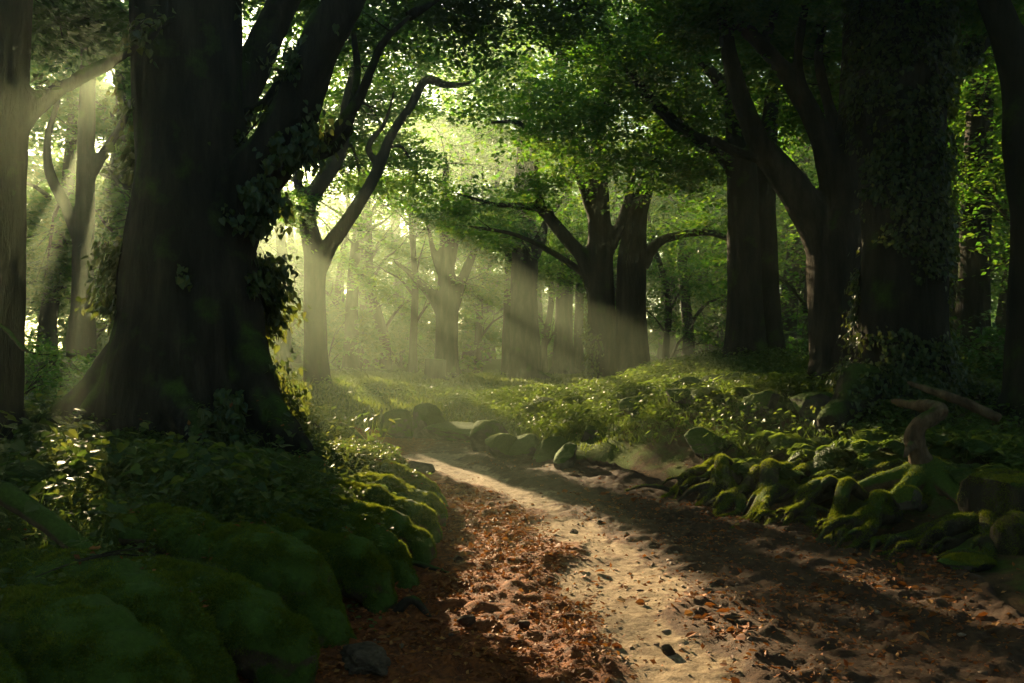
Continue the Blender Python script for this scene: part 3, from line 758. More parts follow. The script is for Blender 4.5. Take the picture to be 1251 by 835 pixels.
named = [  # single trees of the background, among them some added to block the sun
    (P(870, 440, 44), 12, .34, 'hazy small tree framed by the arch of bright air right of the twin tree', dict(lo=4.2, cr=3.6, spr=20)),
    (P(452, 445, 42), 11, .36, 'pale trunk dissolving in the sunbeams right of the Y-forked tree', dict(lo=6)),
    (P(428, 445, 36), 10.5, .30, 'pale trunk at the foot of the sunbeams close to the Y-forked tree', dict(lo=6)),
    (P(495, 445, 50), 12, .36, 'faint trunk deep in the sunbeams left of the small stump', dict(lo=6)),
    (P(590, 445, 46), 13, .34, 'faint trunk between the spreading tree and the thick straight trunk', dict(lo=4)),
    (P(838, 445, 36), 11, .24, 'hazy thin tree just right of the twin tree', dict(lo=2.2, spr=34)),
    (P(960, 440, 30), 13, .34, 'dim tree behind the stout branching trunk', dict(lo=3.0)),
    (P(1160, 440, 24), 13, .3, 'dim tree seen past the right side of the ivy-clad giant', dict(lo=3.0)),
    (P(1225, 440, 20), 12, .28, 'dim tree between the dark straight trunk and the right photo edge', dict(lo=2.6)),
    (P(60, 430, 30), 14, .3, 'backlit tree left of the slender forking tree', dict(lo=4.5)),
    (P(150, 430, 34), 14, .3, 'backlit tree right behind the slender forking tree', dict(lo=6)),
    (P(318, 440, 44), 11, .32, 'backlit tree seen just right of the huge trunk', dict(lo=3, cr=3.6, n=8, spr=70)),
    (np.array([-11.9, 27.5, 0]), 13, .34, 'added sun-blocking tree with dense low boughs half hidden behind the huge trunk', dict(lo=1.4, cr=3.4, n=10, spr=90)),  # this and the bushy ones below: added to keep sun off the path's right
    (np.array([-17.2, 34.0, 0]), 14, .36, 'added bushy sun-blocking tree in the haze straight behind the huge trunk', dict(lo=1.4, cr=4.6, n=10, spr=90)),
    (np.array([-17.7, 40.0, 0]), 12, .36, 'farthest added sun-blocking tree hidden almost wholly by the huge trunk', dict(lo=1.4, cr=4.6, n=10, spr=90)),
    (P(430, 445, 56), 16, .38, 'hazy tree with a broad crown seen through the fork of the Y-forked tree', dict(lo=6, cr=4.4, n=10, spr=80)),
    (P(488, 445, 58), 19, .38, 'hazy tree whose crown glows under the long curved limb', dict(lo=7, cr=4.6, n=11, spr=80)),
    (P(538, 445, 60), 21, .38, 'hazy tree whose crown fills the gap at the tip of the long curved limb', dict(lo=7, cr=4.6, n=11, spr=80)),
    (P(575, 445, 52), 22, .40, 'tall pale tree rising behind the gap between spreading tree and thick straight trunk', dict(lo=7, cr=4.6, n=11, spr=80)),
    (P(655, 445, 50), 23, .42, 'tall tree whose crown fills the sky above the thick straight trunk', dict(lo=7, cr=4.6, n=11, spr=80)),
    (P(735, 445, 54), 24, .42, 'tall tree whose crown fills the sky above the twin tree', dict(lo=7, cr=4.6, n=11, spr=80)),
    (P(815, 445, 48), 22, .40, 'tall tree whose crown fills the sky right of the twin tree', dict(lo=7, cr=4.6, n=11, spr=80)),
    (P(890, 445, 46), 21, .40, 'tall tree behind the paired dark stems', dict(lo=6, cr=4.6, n=11, spr=80)),
    (P(985, 445, 44), 21, .40, 'tall tree behind the rising limbs of the stout branching trunk', dict(lo=5, cr=4.6, n=11, spr=80)),
    (P(1080, 445, 42), 20, .40, 'tall tree hidden behind the ivy-clad giant', dict(lo=5, cr=4.6, n=11, spr=80)),
    (P(1175, 445, 38), 19, .40, 'tall tree behind the dark straight trunk at the right', dict(lo=4, cr=4.6, n=11, spr=80)),
    (P(420, 445, 40), 9.5, .26, 'low-boughed tree in the beams right of the foot of the Y-forked tree', dict(lo=2.2, cr=3.0, n=7, spr=60)),
    (P(470, 445, 38), 9.5, .24, 'low-boughed tree in the beams midway to the small stump', dict(lo=2.4, cr=2.8, n=7, spr=60)),
    (P(350, 445, 42), 9.5, .26, 'low-boughed tree in the beams left of the foot of the Y-forked tree', dict(lo=2.2, cr=3.0, n=7, spr=60)),
    (P(505, 445, 34), 9, .16, 'young leafy tree with low boughs left of the hazy spreading tree', dict(lo=2.6, cr=2.6, leaf=.15)),
    (P(585, 445, 36), 9, .16, 'young leafy tree with low boughs between the spreading tree and the thin trunk', dict(lo=2.0, cr=2.6, leaf=.15)),
    (P(665, 445, 37), 9, .16, 'young leafy tree filling the gap right of the thick straight trunk', dict(lo=1.6, cr=2.6, leaf=.15)),
    (P(745, 445, 40), 10, .18, 'young leafy tree behind the two stems of the twin tree', dict(lo=2.0, cr=3.0, leaf=.16)),
    (P(815, 445, 30), 7, .13, 'young drooping tree right of the twin tree under its arching branch', dict(lo=1.0, cr=2.0, leaf=.13)),
    (P(985, 445, 24), 9, .15, 'young dark tree behind the stout branching trunk', dict(lo=1.4, cr=2.4, leaf=.13)),
    (P(1150, 445, 18), 8, .13, 'young dark tree right of the ivy-clad giant', dict(lo=1.6, cr=2.0, leaf=.11)),
    (P(1245, 445, 15), 8, .12, 'young dark tree behind the curving trunk', dict(lo=1.6, cr=1.8, leaf=.1)),
]
placed = []
for i, (p, h, r, lab, kw) in enumerate(named):
    filler(p[0], p[1], h, r, lab, None, seed=100 + i, **kw); placed.append((p[0], p[1]))
g = np.random.default_rng(4)
tries = 0
cnt = 0
HEROXY = [(-3.7, 9.7), (-4.8, 21), (2.2, 19.5), (2.8, 19.5), (4.7, 17), (4.8, 12.6), (5, 11), (8.7, 16), (6, 10), (-10, 20), (-2.3, 30), (.4, 29), (-7.1, 28), (2.2, 36), (-4.9, 8.2)]
while cnt < 78 and tries < 6000:
    tries += 1
    y = g.uniform(20, 72); x = g.uniform(-52, 34)
    if y < 34 and -15 < x < 9: continue
    if y < 44 and abs(x + 3) < 4: continue
    if min(math.hypot(x - a, y - b) for a, b in placed + HEROXY) < 4.4: continue
    placed.append((x, y)); cnt += 1
    side = 'left' if x < -y * .2 else ('right' if x > y * .2 else 'middle')
    filler(x, y, (g.uniform(8.5, 11.5) if x < -5 else g.uniform(12, 16.5)), g.uniform(.2, .38), f'woodland tree fading into the haze far back in the {side} of the wood', f'far woodland trees in the {side}', lo=g.uniform(1.6, 3.6), cr=g.uniform(2.8, 3.8), leaf=.22, seed=200 + cnt, leafm=LEAF_FAR)

# flanking trees that close the wood at both sides
for i, (x, y) in enumerate([(9.5, 6), (12, 11), (13.5, 17), (11, 21), (16, 25), (-9, 6), (-12.5, 11), (-14, 17), (-17, 23), (7.5, 1.5), (-8, 0.5)]):
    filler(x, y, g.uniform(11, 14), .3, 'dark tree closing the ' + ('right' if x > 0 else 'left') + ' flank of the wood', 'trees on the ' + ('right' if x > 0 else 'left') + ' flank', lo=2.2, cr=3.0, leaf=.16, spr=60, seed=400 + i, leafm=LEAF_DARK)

# unseen foliage mass behind and above the camera, added to block sky light
m = M()
for i in range(60):
    a = g.uniform(-.15, math.pi + .15); rr = g.uniform(9, 16)
    c = np.array([rr * math.cos(a), -2 - rr * .8 * math.sin(a), g.uniform(.5, 11)])
    crown(m, c, (2.4, 2.4, 1.6), 30, .4, per=24, spray=1.8, sieve=False)
for i in range(60):
    c = np.array([g.uniform(-10, 10), g.uniform(-10, 7), g.uniform(8.5, 13)])
    if abs(c[0] + 1.5) < 3.4 and c[1] > -2: continue
    crown(m, c, (2.4, 2.4, 1.0), 26, .3, per=24, spray=1.6, sieve=True)
for i in range(46):
    c = np.array([g.uniform(-9, 14), g.uniform(4, 22), g.uniform(11, 14)])
    if (c[1] > 12.5 and -9 < c[0] < 11) or (c[1] < 9 and abs(c[0] + 1.5) < 3.4): continue
    crown(m, c, (2.6, 2.6, 1.0), 40, .24, per=26, spray=1.5, sieve=True)
tag(link('woodland', m.mesh('woodland', (0, 0, 0), False), LEAF_DARK), kind='stuff')

m = M()
for x in np.arange(-75, 62, 4.2):
    for z in np.arange(1, 20.5, 2.6):
        y = 78 + 7 * math.sin(x * .3) + g.normal() * 2
        crown(m, (x + g.normal(), y, z + g.normal() * .6), (3.2, 2.6, 1.9), 58, .40, per=24, spray=2.0)
tag(link('far_wood', m.mesh('far_wood', (0, 0, 0), False), LEAF_FAR), kind='stuff')

# undergrowth shrubs far back
def shrub(x, y, r, h, label, group, leafm, leaf=.12, n=40, seed=0):
    z = gz(x, y); b = np.array([x, y, z])
    lm = M(); m = M()
    q = crown(lm, b + [0, 0, h * .55], (r, r, h * .5), n, leaf, per=30, spray=.7, tilt=.5)
    for k in q[::5]:
        tube(m, [b - [0, 0, .1], b + (k - b) * [.3, .3, .5] + rng.normal(size=3) * .05, k], [.03, .015, .006], 4, .3)
    t = thing('shrub', b, label, 'shrub', group)
    link('stem', m.mesh('stem', b), BARK, t); link('foliage', lm.mesh('foliage', b, False), leafm, t)
for i in range(84):
    y = g.uniform(36, 68); x = g.uniform(-.55, .5) * y
    shrub(x, y, g.uniform(1.4, 2.6), g.uniform(1.6, 4.2), 'low hazy shrub between the far trunks', 'shrubs under the far trees', LEAF_FAR, .2, 75)
for i, (px, py, Y, r, h, lab) in enumerate([(20, 430, 14, 1.0, 1.2, 'yellow-lit shrub beside the dark trunk at the left edge'), (130, 420, 13, .7, .9, 'small shrub at the left foot of the huge trunk'), (80, 400, 17, 1.2, 1.6, 'backlit shrub in front of the slender forking tree'),
        (1000, 440, 20, 1.3, 1.4, 'dim shrub behind the stout branching trunk'), (1230, 470, 13, 1.0, 1.1, 'dark shrub under the curving trunk at the right edge'), (1165, 480, 12.5, .8, .9, 'dark shrub at the right foot of the ivy-clad giant')]):
    p = P(px, py, Y); shrub(p[0], p[1], r, h, lab, None, LEAF_HERO if px < 500 else LEAF_DARK, .09, 60)

# ------------------------------------------------------------------ moss, stones, roots
def moss_on(me, n, size, parent, origin, up=.3, mname='moss', off=0.0, mt=None):
    pts, nr = sample(me, n, lambda c, nn: np.clip(nn[:, 2] - up, 0, 1) ** .7 * sstep(-.35, .1, fbm(c * 5, 3, 91)))
    if not len(pts): return
    pts = pts + np.asarray(origin) * off
    ax = unit(nr * .8 + rng.normal(size=pts.shape) * .5 - np.array([0, 0, 1.0]) * (.2 + .9 * np.clip(1 - nr[:, 2], 0, 1))[:, None] * .8)
    cl = .7 + .5 * sstep(-.3, .45, fbm(pts * 13 + np.asarray(origin), 3, 93))
    m = M(); leaves(m, pts - nr * size * .2, ax, rand_unit(len(pts)), size * cl * (.5 + rng.random(len(pts))), BLADE, 1.3)
    link(mname, m.mesh(mname, (0, 0, 0), False), mt or MOSSM, parent)

def ico(sub):
    import bmesh
    bm = bmesh.new(); bmesh.ops.create_icosphere(bm, subdivisions=sub, radius=1)
    V = np.array([v.co[:] for v in bm.verts]); Fc = np.array([[v.index for v in f.verts] for f in bm.faces]); bm.free()
    return V, Fc
ICO5 = ico(5); ICO4 = ico(4)

def rock(loc, r, label, rz=0, seed=0, moss=6000, matl=None, name='boulder', rough=.10, facets=5, msize=.02, cat='boulder', group=None, sub=ICO5, up=.3):
    """a stone broken along a few planes, then weathered; r is its half size in x, y, z"""
    g = np.random.default_rng(seed)
    V, Fc = sub
    V = V.copy()
    for k in range(facets + 4):
        nn = unit(g.normal(size=3) * [1, 1, .7]); dd = .42 + .34 * g.random()
        h = V @ nn - dd
        V = V - np.where(h > 0, h * .97, 0)[:, None] * nn
    V = V * 1.18
    V = V * (1 + rough * (.6 * fbm(V * 1.3 + seed, 3, seed) + .25 * fbm(V * 4 + seed, 4, seed + 1)))[:, None]
    V = V + unit(V) * (fbm(V * 9, 4, seed + 2) * .05)[:, None]
    ta, tb = g.normal() * .22, g.normal() * .22
    V = V @ np.array([[math.cos(ta), 0, math.sin(ta)], [0, 1, 0], [-math.sin(ta), 0, math.cos(ta)]]) @ np.array([[1, 0, 0], [0, math.cos(tb), -math.sin(tb)], [0, math.sin(tb), math.cos(tb)]])
    V = V * np.asarray(r)
    c_, s_ = math.cos(rz), math.sin(rz)
    V = V @ np.array([[c_, s_, 0], [-s_, c_, 0], [0, 0, 1]])
    me = M().add(V, Fc).mesh(name)
    t = thing(name, loc, label, cat, group)
    link('stone', me, matl or STONE, t)
    if moss:
        moss_on(me, moss, msize, t, (0, 0, 0), up=up)
    return t

# mossy lobes of the left bank: old roots and stones under a thick coat of moss, hanging over the edge of the path
def lobe(pts, rad, label, seed, moss=16000, name='mossy_boulder', msize=.02, flat=.85):
    m = M()
    tube(m, pts, rad, 16, .05, .25, flat)
    me = fuse(m, .018, 4, 0, seed)
    V, N = mesh_arrays(me)
    V = V + N * (fbm(V * 3.2, 3, seed) * .075 + fbm(V * 8, 3, seed + 1) * .03 + fbm(V * 24, 3, seed + 2) * .014)[:, None]
    base = np.array(pts[0], float)
    me.vertices.foreach_set('co', (V - base).astype(np.float32).ravel()); me.update()
    t = thing(name, base, label, 'boulder', 'moss-covered lobes of the left bank')
    link('stone', me, ROOTBARK, t)
    moss_on(me, moss, msize, t, (0, 0, 0), up=-.25)
    return t

def xl(y): return float(np.interp(y, PATHC[:, 1], PATHC[:, 0] - PATHC[:, 2]))
LOBES = [
    (3.0, 1.15, .30, 'moss-covered boulder in the bottom left corner of the photo'),
    (3.35, .45, .24, 'big moss-covered lobe at the foot of the left bank closest to the viewer'),
    (3.9, .95, .27, 'broad velvety moss lobe filling the lower left below the leafy herbs'),
    (4.15, .3, .22, 'moss lobe with a bare root running along its path side'),
    (4.75, .35, .23, 'rounded moss lobe dropping steeply to the dark soil of the path'),
    (4.9, 1.0, .22, 'moss lobe half buried in herbs behind the steep rounded one'),
    (5.35, .28, .19, 'narrow moss lobe squeezed between two wider ones on the left bank'),
    (5.9, .3, .2, 'moss lobe with a dark hollow under its overhang on the left bank'),
    (6.5, .3, .21, 'sunlit moss lobe in the middle of the left path edge'),
    (7.1, .3, .18, 'small moss lobe tucked behind the sunlit one'),
    (7.75, .32, .24, 'gold-rimmed overhanging moss lobe at the outermost bulge of the left bank'),
    (8.5, .35, .2, 'last moss lobe of the left bank where the path bends away'),
]
for i, (y, bk, r, lab) in enumerate(LOBES):
    g = np.random.default_rng(600 + i)
    x = xl(y)
    f = x + .02 - (bk - .3)
    r = r * float(np.interp(y, [4.5, 7], [1, .8]))
    zt = gz(f - .45, y) - float(np.interp(y, [4.5, 7], [.0, .04]))
    if bk > .6:
        pts = [(f - .7, y + .5, gz(f - .7, y + .5) - .02), (f - .2, y + .2, zt + .02), (f + .2, y - .05, zt - .08), (f + .45, y - .2, zt - .38)]
    else:
        pts = [(f - .85, y + .42, gz(f - .85, y + .42) - .05), (f - .45, y + .2, zt + .0), (f - .12, y + .02, zt - .1), (f + .08, y - .1, .12), (f + .16, y - .16, -.1)]
    rad = [r * .7, r, r * 1.05, r * .8, r * .6][:len(pts)]
    lobe(pts, rad, lab, 600 + i, 70000 if y < 5.5 else 40000, msize=.016 if y < 5 else .02)

def loose_leaves():
    m = M()
    x, y = scatter(900, -4, -.8, 3, 9, lambda x, y: (x < xl_arr(y) - .0) * sstep(-.1, .2, fbm(p3(x * 2, y * 2), 2, 400)))
    z = []
    dg = bpy.context.evaluated_depsgraph_get(); dg.update()
    for a, b in zip(x, y):
        hit = scene.ray_cast(dg, Vector((a, b, 1.05)), Vector((0, 0, -1)))
        z.append(hit[1].z + .008 if hit[0] else -1)
    q = np.stack([x, y, np.array(z)], 1); q = q[q[:, 2] > -.2]
    leaves(m, q, rand_unit(len(q)) * [1, 1, .3], np.array([0, 0, 1.0]) + rng.normal(size=q.shape) * .5, .045 * (.5 + rng.random(len(q))), FLAKE)
    # seedlings and dead twigs that sit on the moss
    k = rng.choice(len(q), min(len(q), 330), replace=False)
    b = q[k][:, None].repeat(6, 1) + rng.normal(size=(len(k), 6, 3)) * [.03, .03, 0]
    b[:, :, 2] += .015 + .06 * rng.random((len(k), 6))
    a = rng.random((len(k), 6)) * 2 * math.pi
    ax = np.stack([np.cos(a), np.sin(a), .1 - .4 * rng.random(a.shape)], -1).reshape(-1, 3)
    sm = M(); leaves(sm, b.reshape(-1, 3), ax, np.array([0, 0, 1.0]) + rng.normal(size=ax.shape) * .3, .036 * (.5 + rng.random(len(ax))), OVATE)
    tag(link('seedlings', sm.mesh('seedlings', (0, 0, 0), False), HERB), kind='stuff')
    tw = M()
    for j in rng.choice(len(q), 46, replace=False):
        dd = rand_unit(1)[0] * [1, 1, .12]; l = .08 + .22 * rng.random()
        tube(tw, [q[j] - dd * l, q[j] + [0, 0, .012] + rng.normal(size=3) * .012, q[j] + dd * l], [.006, .005, .002], 5, .05, .2)
    tag(link('twigs', tw.mesh('twigs'), BARK), kind='stuff')
    tag(link('fallen_leaves', m.mesh('fallen_leaves', (0, 0, 0), False), LITTER), kind='stuff')
def xl_arr(y): return np.interp(y, PATHC[:, 1], PATHC[:, 0])

# bare roots crawling over the left bank
def root_thing(pts, rad, label, seed, name='bare_root', matl=None):
    m = M(); tube(m, pts, rad, 10, .04, .3)
    base = np.array(pts[0], float)
    me = fuse(m, .014, 2, .006, seed, 3)
    t = thing(name, base, label, 'root', None)
    link('root_wood', shift(me, base), matl or ROOTBARK, t)
    return t
root_thing([P(0, 600, 4.6), P(60, 640, 4.5), P(130, 690, 4.4), P(200, 700, 4.5), P(290, 725, 4.5)], [.06, .055, .045, .035, .02], 'thick bare root sloping across the moss of the left bank', 1)
root_thing([P(150, 655, 5.0), P(215, 668, 4.95), P(275, 700, 4.8), P(300, 740, 4.65), P(330, 770, 4.55)], [.05, .045, .04, .03, .012], 'bare root hanging over the left bank down to the soil', 2)
def on_path(x, y): return float(path_z(np.array([x]), np.array([y]))[0])
def path_pt(px, py):
    Y = EYE * F / (py - HZ); x = (px - W / 2) / F * Y
    return np.array([x, Y, on_path(x, Y)])
a = path_pt(480, 750); b_ = path_pt(528, 752)
root_thing([a + [0, 0, -.03], (a + b_) / 2 + [0, 0, .09], b_ + [0, 0, -.03]], [.03, .028, .018], 'small arched root loop rising from the red soil', 3, matl=BARK)
a = path_pt(485, 690); b_ = path_pt(590, 715)
root_thing([a + [-.2, .1, .05], a * .6 + b_ * .4 + [0, 0, .02], b_ + [0, 0, -.01]], [.025, .018, .008], 'thin root lying across the red soil at the left path edge', 4, matl=BARK)

# boulders beside the path
def boulder(px, py, Y, w, h, label, seed, moss=5000, dep=1.0, **k):
    x = (px - W / 2) / F * Y
    z = max(gz(x, Y), EYE - (py - HZ) / F * Y - .02) if py else gz(x, Y)
    g = np.random.default_rng(seed + 5)
    q = .9 + .35 * g.random() if Y > 9 else 1
    r = q * w / 2 / F * Y; rh = q * h / 2 / F * Y * (.75 + .35 * g.random()); dep *= .7 + .6 * g.random()
    k['msize'] = min(.02, .10 / Y); k.setdefault('facets', 7)
    return rock((x, Y, max(EYE - (py - HZ) / F * Y, gz(x, Y) + rh * .55)), (r, r * dep, rh * 1.15), label, seed=seed, moss=moss, **k)
boulder(488, 534, 15.2, 58, 44, 'dark mossy boulder left of its pair at the bend of the path', 701, 7000)
boulder(522, 532, 15.0, 46, 42, 'angular mossy boulder right of its pair at the bend of the path', 702, 6000, facets=8)
boulder(556, 546, 14.4, 70, 20, 'low sunlit mossy stone slab at the bend of the path', 703, 6000)
boulder(600, 544, 13.2, 44, 40, 'upright block-shaped boulder with a mossy top at the fern bank', 704, 6000, facets=8, rz=.4)
boulder(613, 560, 12.4, 48, 40, 'round boulder with bright green moss beside the upright block', 705, 7000)
boulder(645, 558, 12.4, 44, 32, 'shaded boulder between the round mossy one and the long mossy one', 706, 3000)
boulder(672, 562, 12.2, 58, 36, 'long leaning mossy boulder left of the dark bare one', 707, 7000, rz=.3)
boulder(690, 578, 11.4, 46, 34, 'dark bare boulder standing out into the path', 708, 500, facets=8)
boulder(719, 560, 12.6, 18, 26, 'small dark upright stone behind the dark bare boulder', 709, 600, facets=8)
boulder(762, 545, 13.0, 34, 18, 'small flat mossy stone at the foot of the fern bank', 710, 3500)
boulder(780, 552, 12.6, 40, 16, 'flat mossy stone above the first mossy roots', 711, 3500)
boulder(838, 532, 12.2, 50, 24, 'low mossy stone on the slope under the dark block', 712, 4000)
boulder(830, 508, 13.5, 44, 26, 'dark wide block on the slope below the twin stems', 713, 1500, facets=8)
boulder(900, 488, 13.4, 70, 34, 'big flat-topped mossy boulder at the foot of the paired dark stems', 714, 7000, facets=8)
boulder(928, 514, 11.2, 56, 44, 'dark rounded boulder among the ferns of the right bank', 715, 3500)
boulder(862, 562, 10.6, 46, 34, 'shaded mossy boulder just above the leftmost mossy roots', 716, 4500)
boulder(1000, 512, 10.6, 60, 40, 'dark boulder leaning on the root of the ivy-clad giant', 717, 1500, facets=8)
boulder(1228, 608, 6.9, 90, 90, 'large mossy boulder cut by the right edge of the photo', 718, 34000, up=-.5, matl=BARK)
boulder(1246, 660, 6.3, 60, 60, 'dark mossy boulder low at the right edge of the photo', 719, 22000, up=-.5, matl=BARK)
boulder(1178, 688, 6.1, 56, 18, 'low moss cushion on the dark soil at the right path edge', 720, 8000, rough=.2)
boulder(1106, 608, 7.2, 34, 26, 'small mossy knob between the mossy roots', 721, 5000)
boulder(445, 814, 4.3, 78, 24, 'pale bare stone half sunk in the soil at the bottom of the photo', 722, 0, matl=BARESTONE, rz=.5, facets=9, rough=.5)
boulder(513, 583, 10.9, 34, 14, 'flat brown stone on the sunny bend of the path', 723, 0, matl=BARESTONE)
for i, (px, py, w, h, lab) in enumerate([(815, 795, 20, 14, 'dark clod on the lower end of the pale strip'), (572, 765, 24, 14, 'dark clod on the red soil near the bottom'), (700, 650, 12, 7, 'dark pebble at the left rim of the pale strip'),
        (640, 768, 18, 10, 'small dark stone on the red soil left of the pale strip'), (735, 640, 10, 6, 'dark pebble in the middle of the pale strip'), (765, 655, 11, 6, 'dark pebble at the right rim of the pale strip'), (560, 690, 16, 9, 'small clod on the red soil by the left bank')]):
    q = path_pt(px, py); k = q[1] / F
    rock(q + [0, 0, h * .25 * k], (w / 2 * k, w / 2.4 * k, h / 2 * k), lab, seed=740 + i, moss=0, matl=SOILCLOD, name='clod', cat='stone', sub=ICO4, facets=6)

# fallen timber and stumps
def stump(px, py, Y, w, h, label, seed):
    p = P(px, py, Y); r = w / 2 / F * Y; z = gz(p[0], p[1]); b = np.array([p[0], p[1], z])
    m = M(); tube(m, [b - [0, 0, .3], b + [0, 0, .05], b + [.04, 0, h]], [r * 1.5, r * 1.1, r], 14, .08, .2)
    flares(m, b, r, 4, 2.0, seed, h * .5)
    t = thing('stump', b, label, 'stump'); me = fuse(m, .035, 1, .015, seed); link('stump_wood', shift(me, b), BARK_OLD, t)
stump(531, 462, 28, 26, .75, 'small sawn stump at the foot of the hazy spreading tree', 5)

GN = P(1132, 585, 8.0); GN[2] = gz(GN[0], GN[1])
t = thing('gnarled_stump', GN, 'bent pale dead stem rising from a mossy foot that spreads mossy roots to the path', 'stump')
m = M()
tube(m, [P(1136, 602, 8.0), P(1131, 578, 8.0), P(1123, 556, 7.98), P(1117, 535, 7.95), P(1124, 518, 7.9), P(1141, 510, 7.85), P(1147, 502, 7.9), P(1134, 497, 8.05), P(1114, 495, 8.3), P(1090, 490, 8.55)], np.array([48, 36, 25, 21, 19, 20, 20, 15, 12, 6]) / 2 / F * 8, 14, .02, .5)
tube(m, [P(1140, 506, 7.9), P(1152, 503, 7.8), P(1157, 500, 7.75)], [.07, .045, .02], 8, .02, .5)
tube(m, [P(1118, 540, 7.95), P(1110, 548, 7.85), P(1104, 560, 7.8)], [.05, .03, .01], 8, .02, .4)
link('dead_stem', shift(fuse(m, .011, 2, .014, 3, 2.2, (12, 12, 3)), GN), DEADWOOD, t)
m = M()
tube(m, [GN + [0, 0, -.2], GN + [0, 0, .1], P(1128, 562, 8.0)], [.36, .22, .1], 14, .04, .2)
for k in range(7):
    an = k * .9 + .3
    tube(m, [GN + [0, 0, .1], GN + [math.cos(an) * .3, math.sin(an) * .3, .02], GN + [math.cos(an) * .75, math.sin(an) * .6, -.12]], [.13, .09, .04], 8, .04, .2)
me = shift(fuse(m, .02, 3, .012, 4), GN); fo = link('foot', me, ROOTBARK, t); moss_on(me, 9000, .022, fo, (0, 0, 0))
TIPS = [(815, 603, .5), (832, 606, .7), (856, 612, .3), (880, 622, .7), (905, 628, .2), (925, 637, .6), (947, 640, .9), (972, 642, .4), (990, 652, .8), (1012, 660, .5), (1030, 664, .2), (1062, 668, .9), (1096, 672, .5), (1124, 676, .7), (1150, 682, .3), (866, 618, .8), (914, 634, .5), (960, 644, .1), (1000, 656, .6), (1046, 666, .7)]
for i, (px, py, k) in enumerate(TIPS):
    Y = (EYE - .03) * F / (py - HZ); x = (px - W / 2) / F * Y
    g = np.random.default_rng(800 + i)
    u = (px - 815) / 335
    src = np.array([2.75, 10.6]) * (1 - min(1, u * 1.7)) + np.array([GN[0], GN[1]]) * min(1, u * 1.7)
    if px > 1050: src = np.array([GN[0] + .5 + (px - 1050) * .008, GN[1] - .5])
    tip = np.array([x, Y]); dv = src - tip; L = np.linalg.norm(dv); nrm = np.array([-dv[1], dv[0]]) / L
    pts = []; rad = []
    r0 = .042 + .06 * g.random() ** 1.3
    wv = g.normal() * .16
    crest = (.20 + .16 * g.random()) if px < 1050 else .18 + .14 * g.random()
    st = .3 + .3 * g.random()
    for s_, rr in ((1.0, .8), (.74, .95), (.52, 1.05), (.36, 1.05), (.22, 1.0), (.1, .8), (-.02, .55), (-.14 - .1 * g.random(), .3)):
        q = tip + dv * s_ + nrm * wv * math.sin(s_ * 5 + k * 6)
        z = gz(q[0], q[1])
        zc = crest * sstep(-.12, st, s_) * (1 + .25 * math.sin(s_ * 14 + k * 9)) - .035
        pts.append((q[0], q[1], max(zc, z + .03) if s_ > .3 else zc)); rad.append(r0 * rr)
    m = M(); tube(m, pts, rad, 12, .04, .25, .9)
    # small rootlets that run down to the soil
    for j in range(2):
        s0 = np.array(pts[4 + j % 2]); e = np.array([tip[0] + g.normal() * .18, tip[1] + g.normal() * .18 + .05, -.02])
        tube(m, [s0, (s0 + e) / 2 + [0, 0, .08], e], [r0 * .5, r0 * .35, r0 * .12], 8, .04, .3)
    me = fuse(m, .016, 3, .010, 800 + i, 2, (6, 6, 3))
    ro = link('root', shift(me, GN), BARK, t)
    moss_on(me, 12000, .02, ro, (0, 0, 0), up=.18)

def log(pts, rad, label, seed, mt=DEADWOOD, name='dead_branch'):
    m = M(); tube(m, pts, rad, 12, .05, .15)
    b = np.array(pts[0]); me = shift(fuse(m, .016, 2, .01, seed, 2, (9, 9, 3)), b)
    t = thing(name, b, label, 'branch'); link('branch_wood', me, mt, t)
log([P(1108, 467, 8.9), P(1140, 478, 8.7), P(1178, 492, 8.5), P(1222, 512, 8.3)], [.025, .045, .055, .045], 'pale broken branch lying behind the bent dead stem', 1)
log([P(640, 592, 10.6) , P(662, 586, 10.7), P(682, 581, 10.8)], [.03, .035, .02], 'short stick lying against the dark bare boulder', 2, ROOTBARK)
log([P(-20, 385, 6.2), P(10, 405, 6.1), P(35, 430, 6.0), P(90, 436, 6.2)], [.02, .018, .014, .008], 'thin yellow-lit twig arching over the herbs at the left edge', 3, ROOTBARK)

# ------------------------------------------------------------------ ivy
def ivy(meshes, n, size, weight, label, origin, puff=1.0):
    m = M()
    for me in meshes:
        pts, nr = sample(me, n, weight)
        if not len(pts): continue
        off = np.abs(rng.normal(size=len(pts))) * size * puff + .01
        ax = unit(np.array([0, 0, -1.0]) + nr * .55 + rng.normal(size=pts.shape) * .5)
        nn = unit(nr + np.array([0, 0, .45]) + rng.normal(size=pts.shape) * .45)
        leaves(m, pts + nr * off[:, None], ax, nn, size * (.5 + .75 * rng.random(len(pts))), HEART, .95)
    t = thing('climbing_ivy', origin, label, 'ivy')
    link('leaves', m.mesh('leaves', origin, False), IVY, t)
    # stems that climb the bark
    sm = M()
    for me in meshes:
        V, N = mesh_arrays(me)
        wt = weight(V, N)
        ok = np.where(wt > .2)[0]
        if len(ok) < 50: continue
        for k in range(14):
            i = ok[rng.integers(len(ok))]; p = V[i]; ch = [p + N[i] * .012]
            for st in range(14):
                dsq = ((V[ok] - (p + np.array([rng.normal() * .08, rng.normal() * .08, .2]))) ** 2).sum(1)
                j = ok[np.argmin(dsq)]
                if V[j][2] <= p[2] + .03: break
                p = V[j]; ch.append(p + N[j] * .012)
            if len(ch) > 3: tube(sm, ch, np.linspace(.011, .005, len(ch)), 5, .08, .2)
    if sm.n: link('stem', sm.mesh('stem', origin), BARK_OLD, t)
def patches(sc, thr, seed):
    return lambda c: sstep(thr, thr + .25, fbm(c * sc, 3, seed))
pa = patches(1.3, -.05, 5); pb = patches(2.6, .28, 6); pc = patches(1.6, -.25, 7)
bo = np.array([-3.0, 9.2, .8])
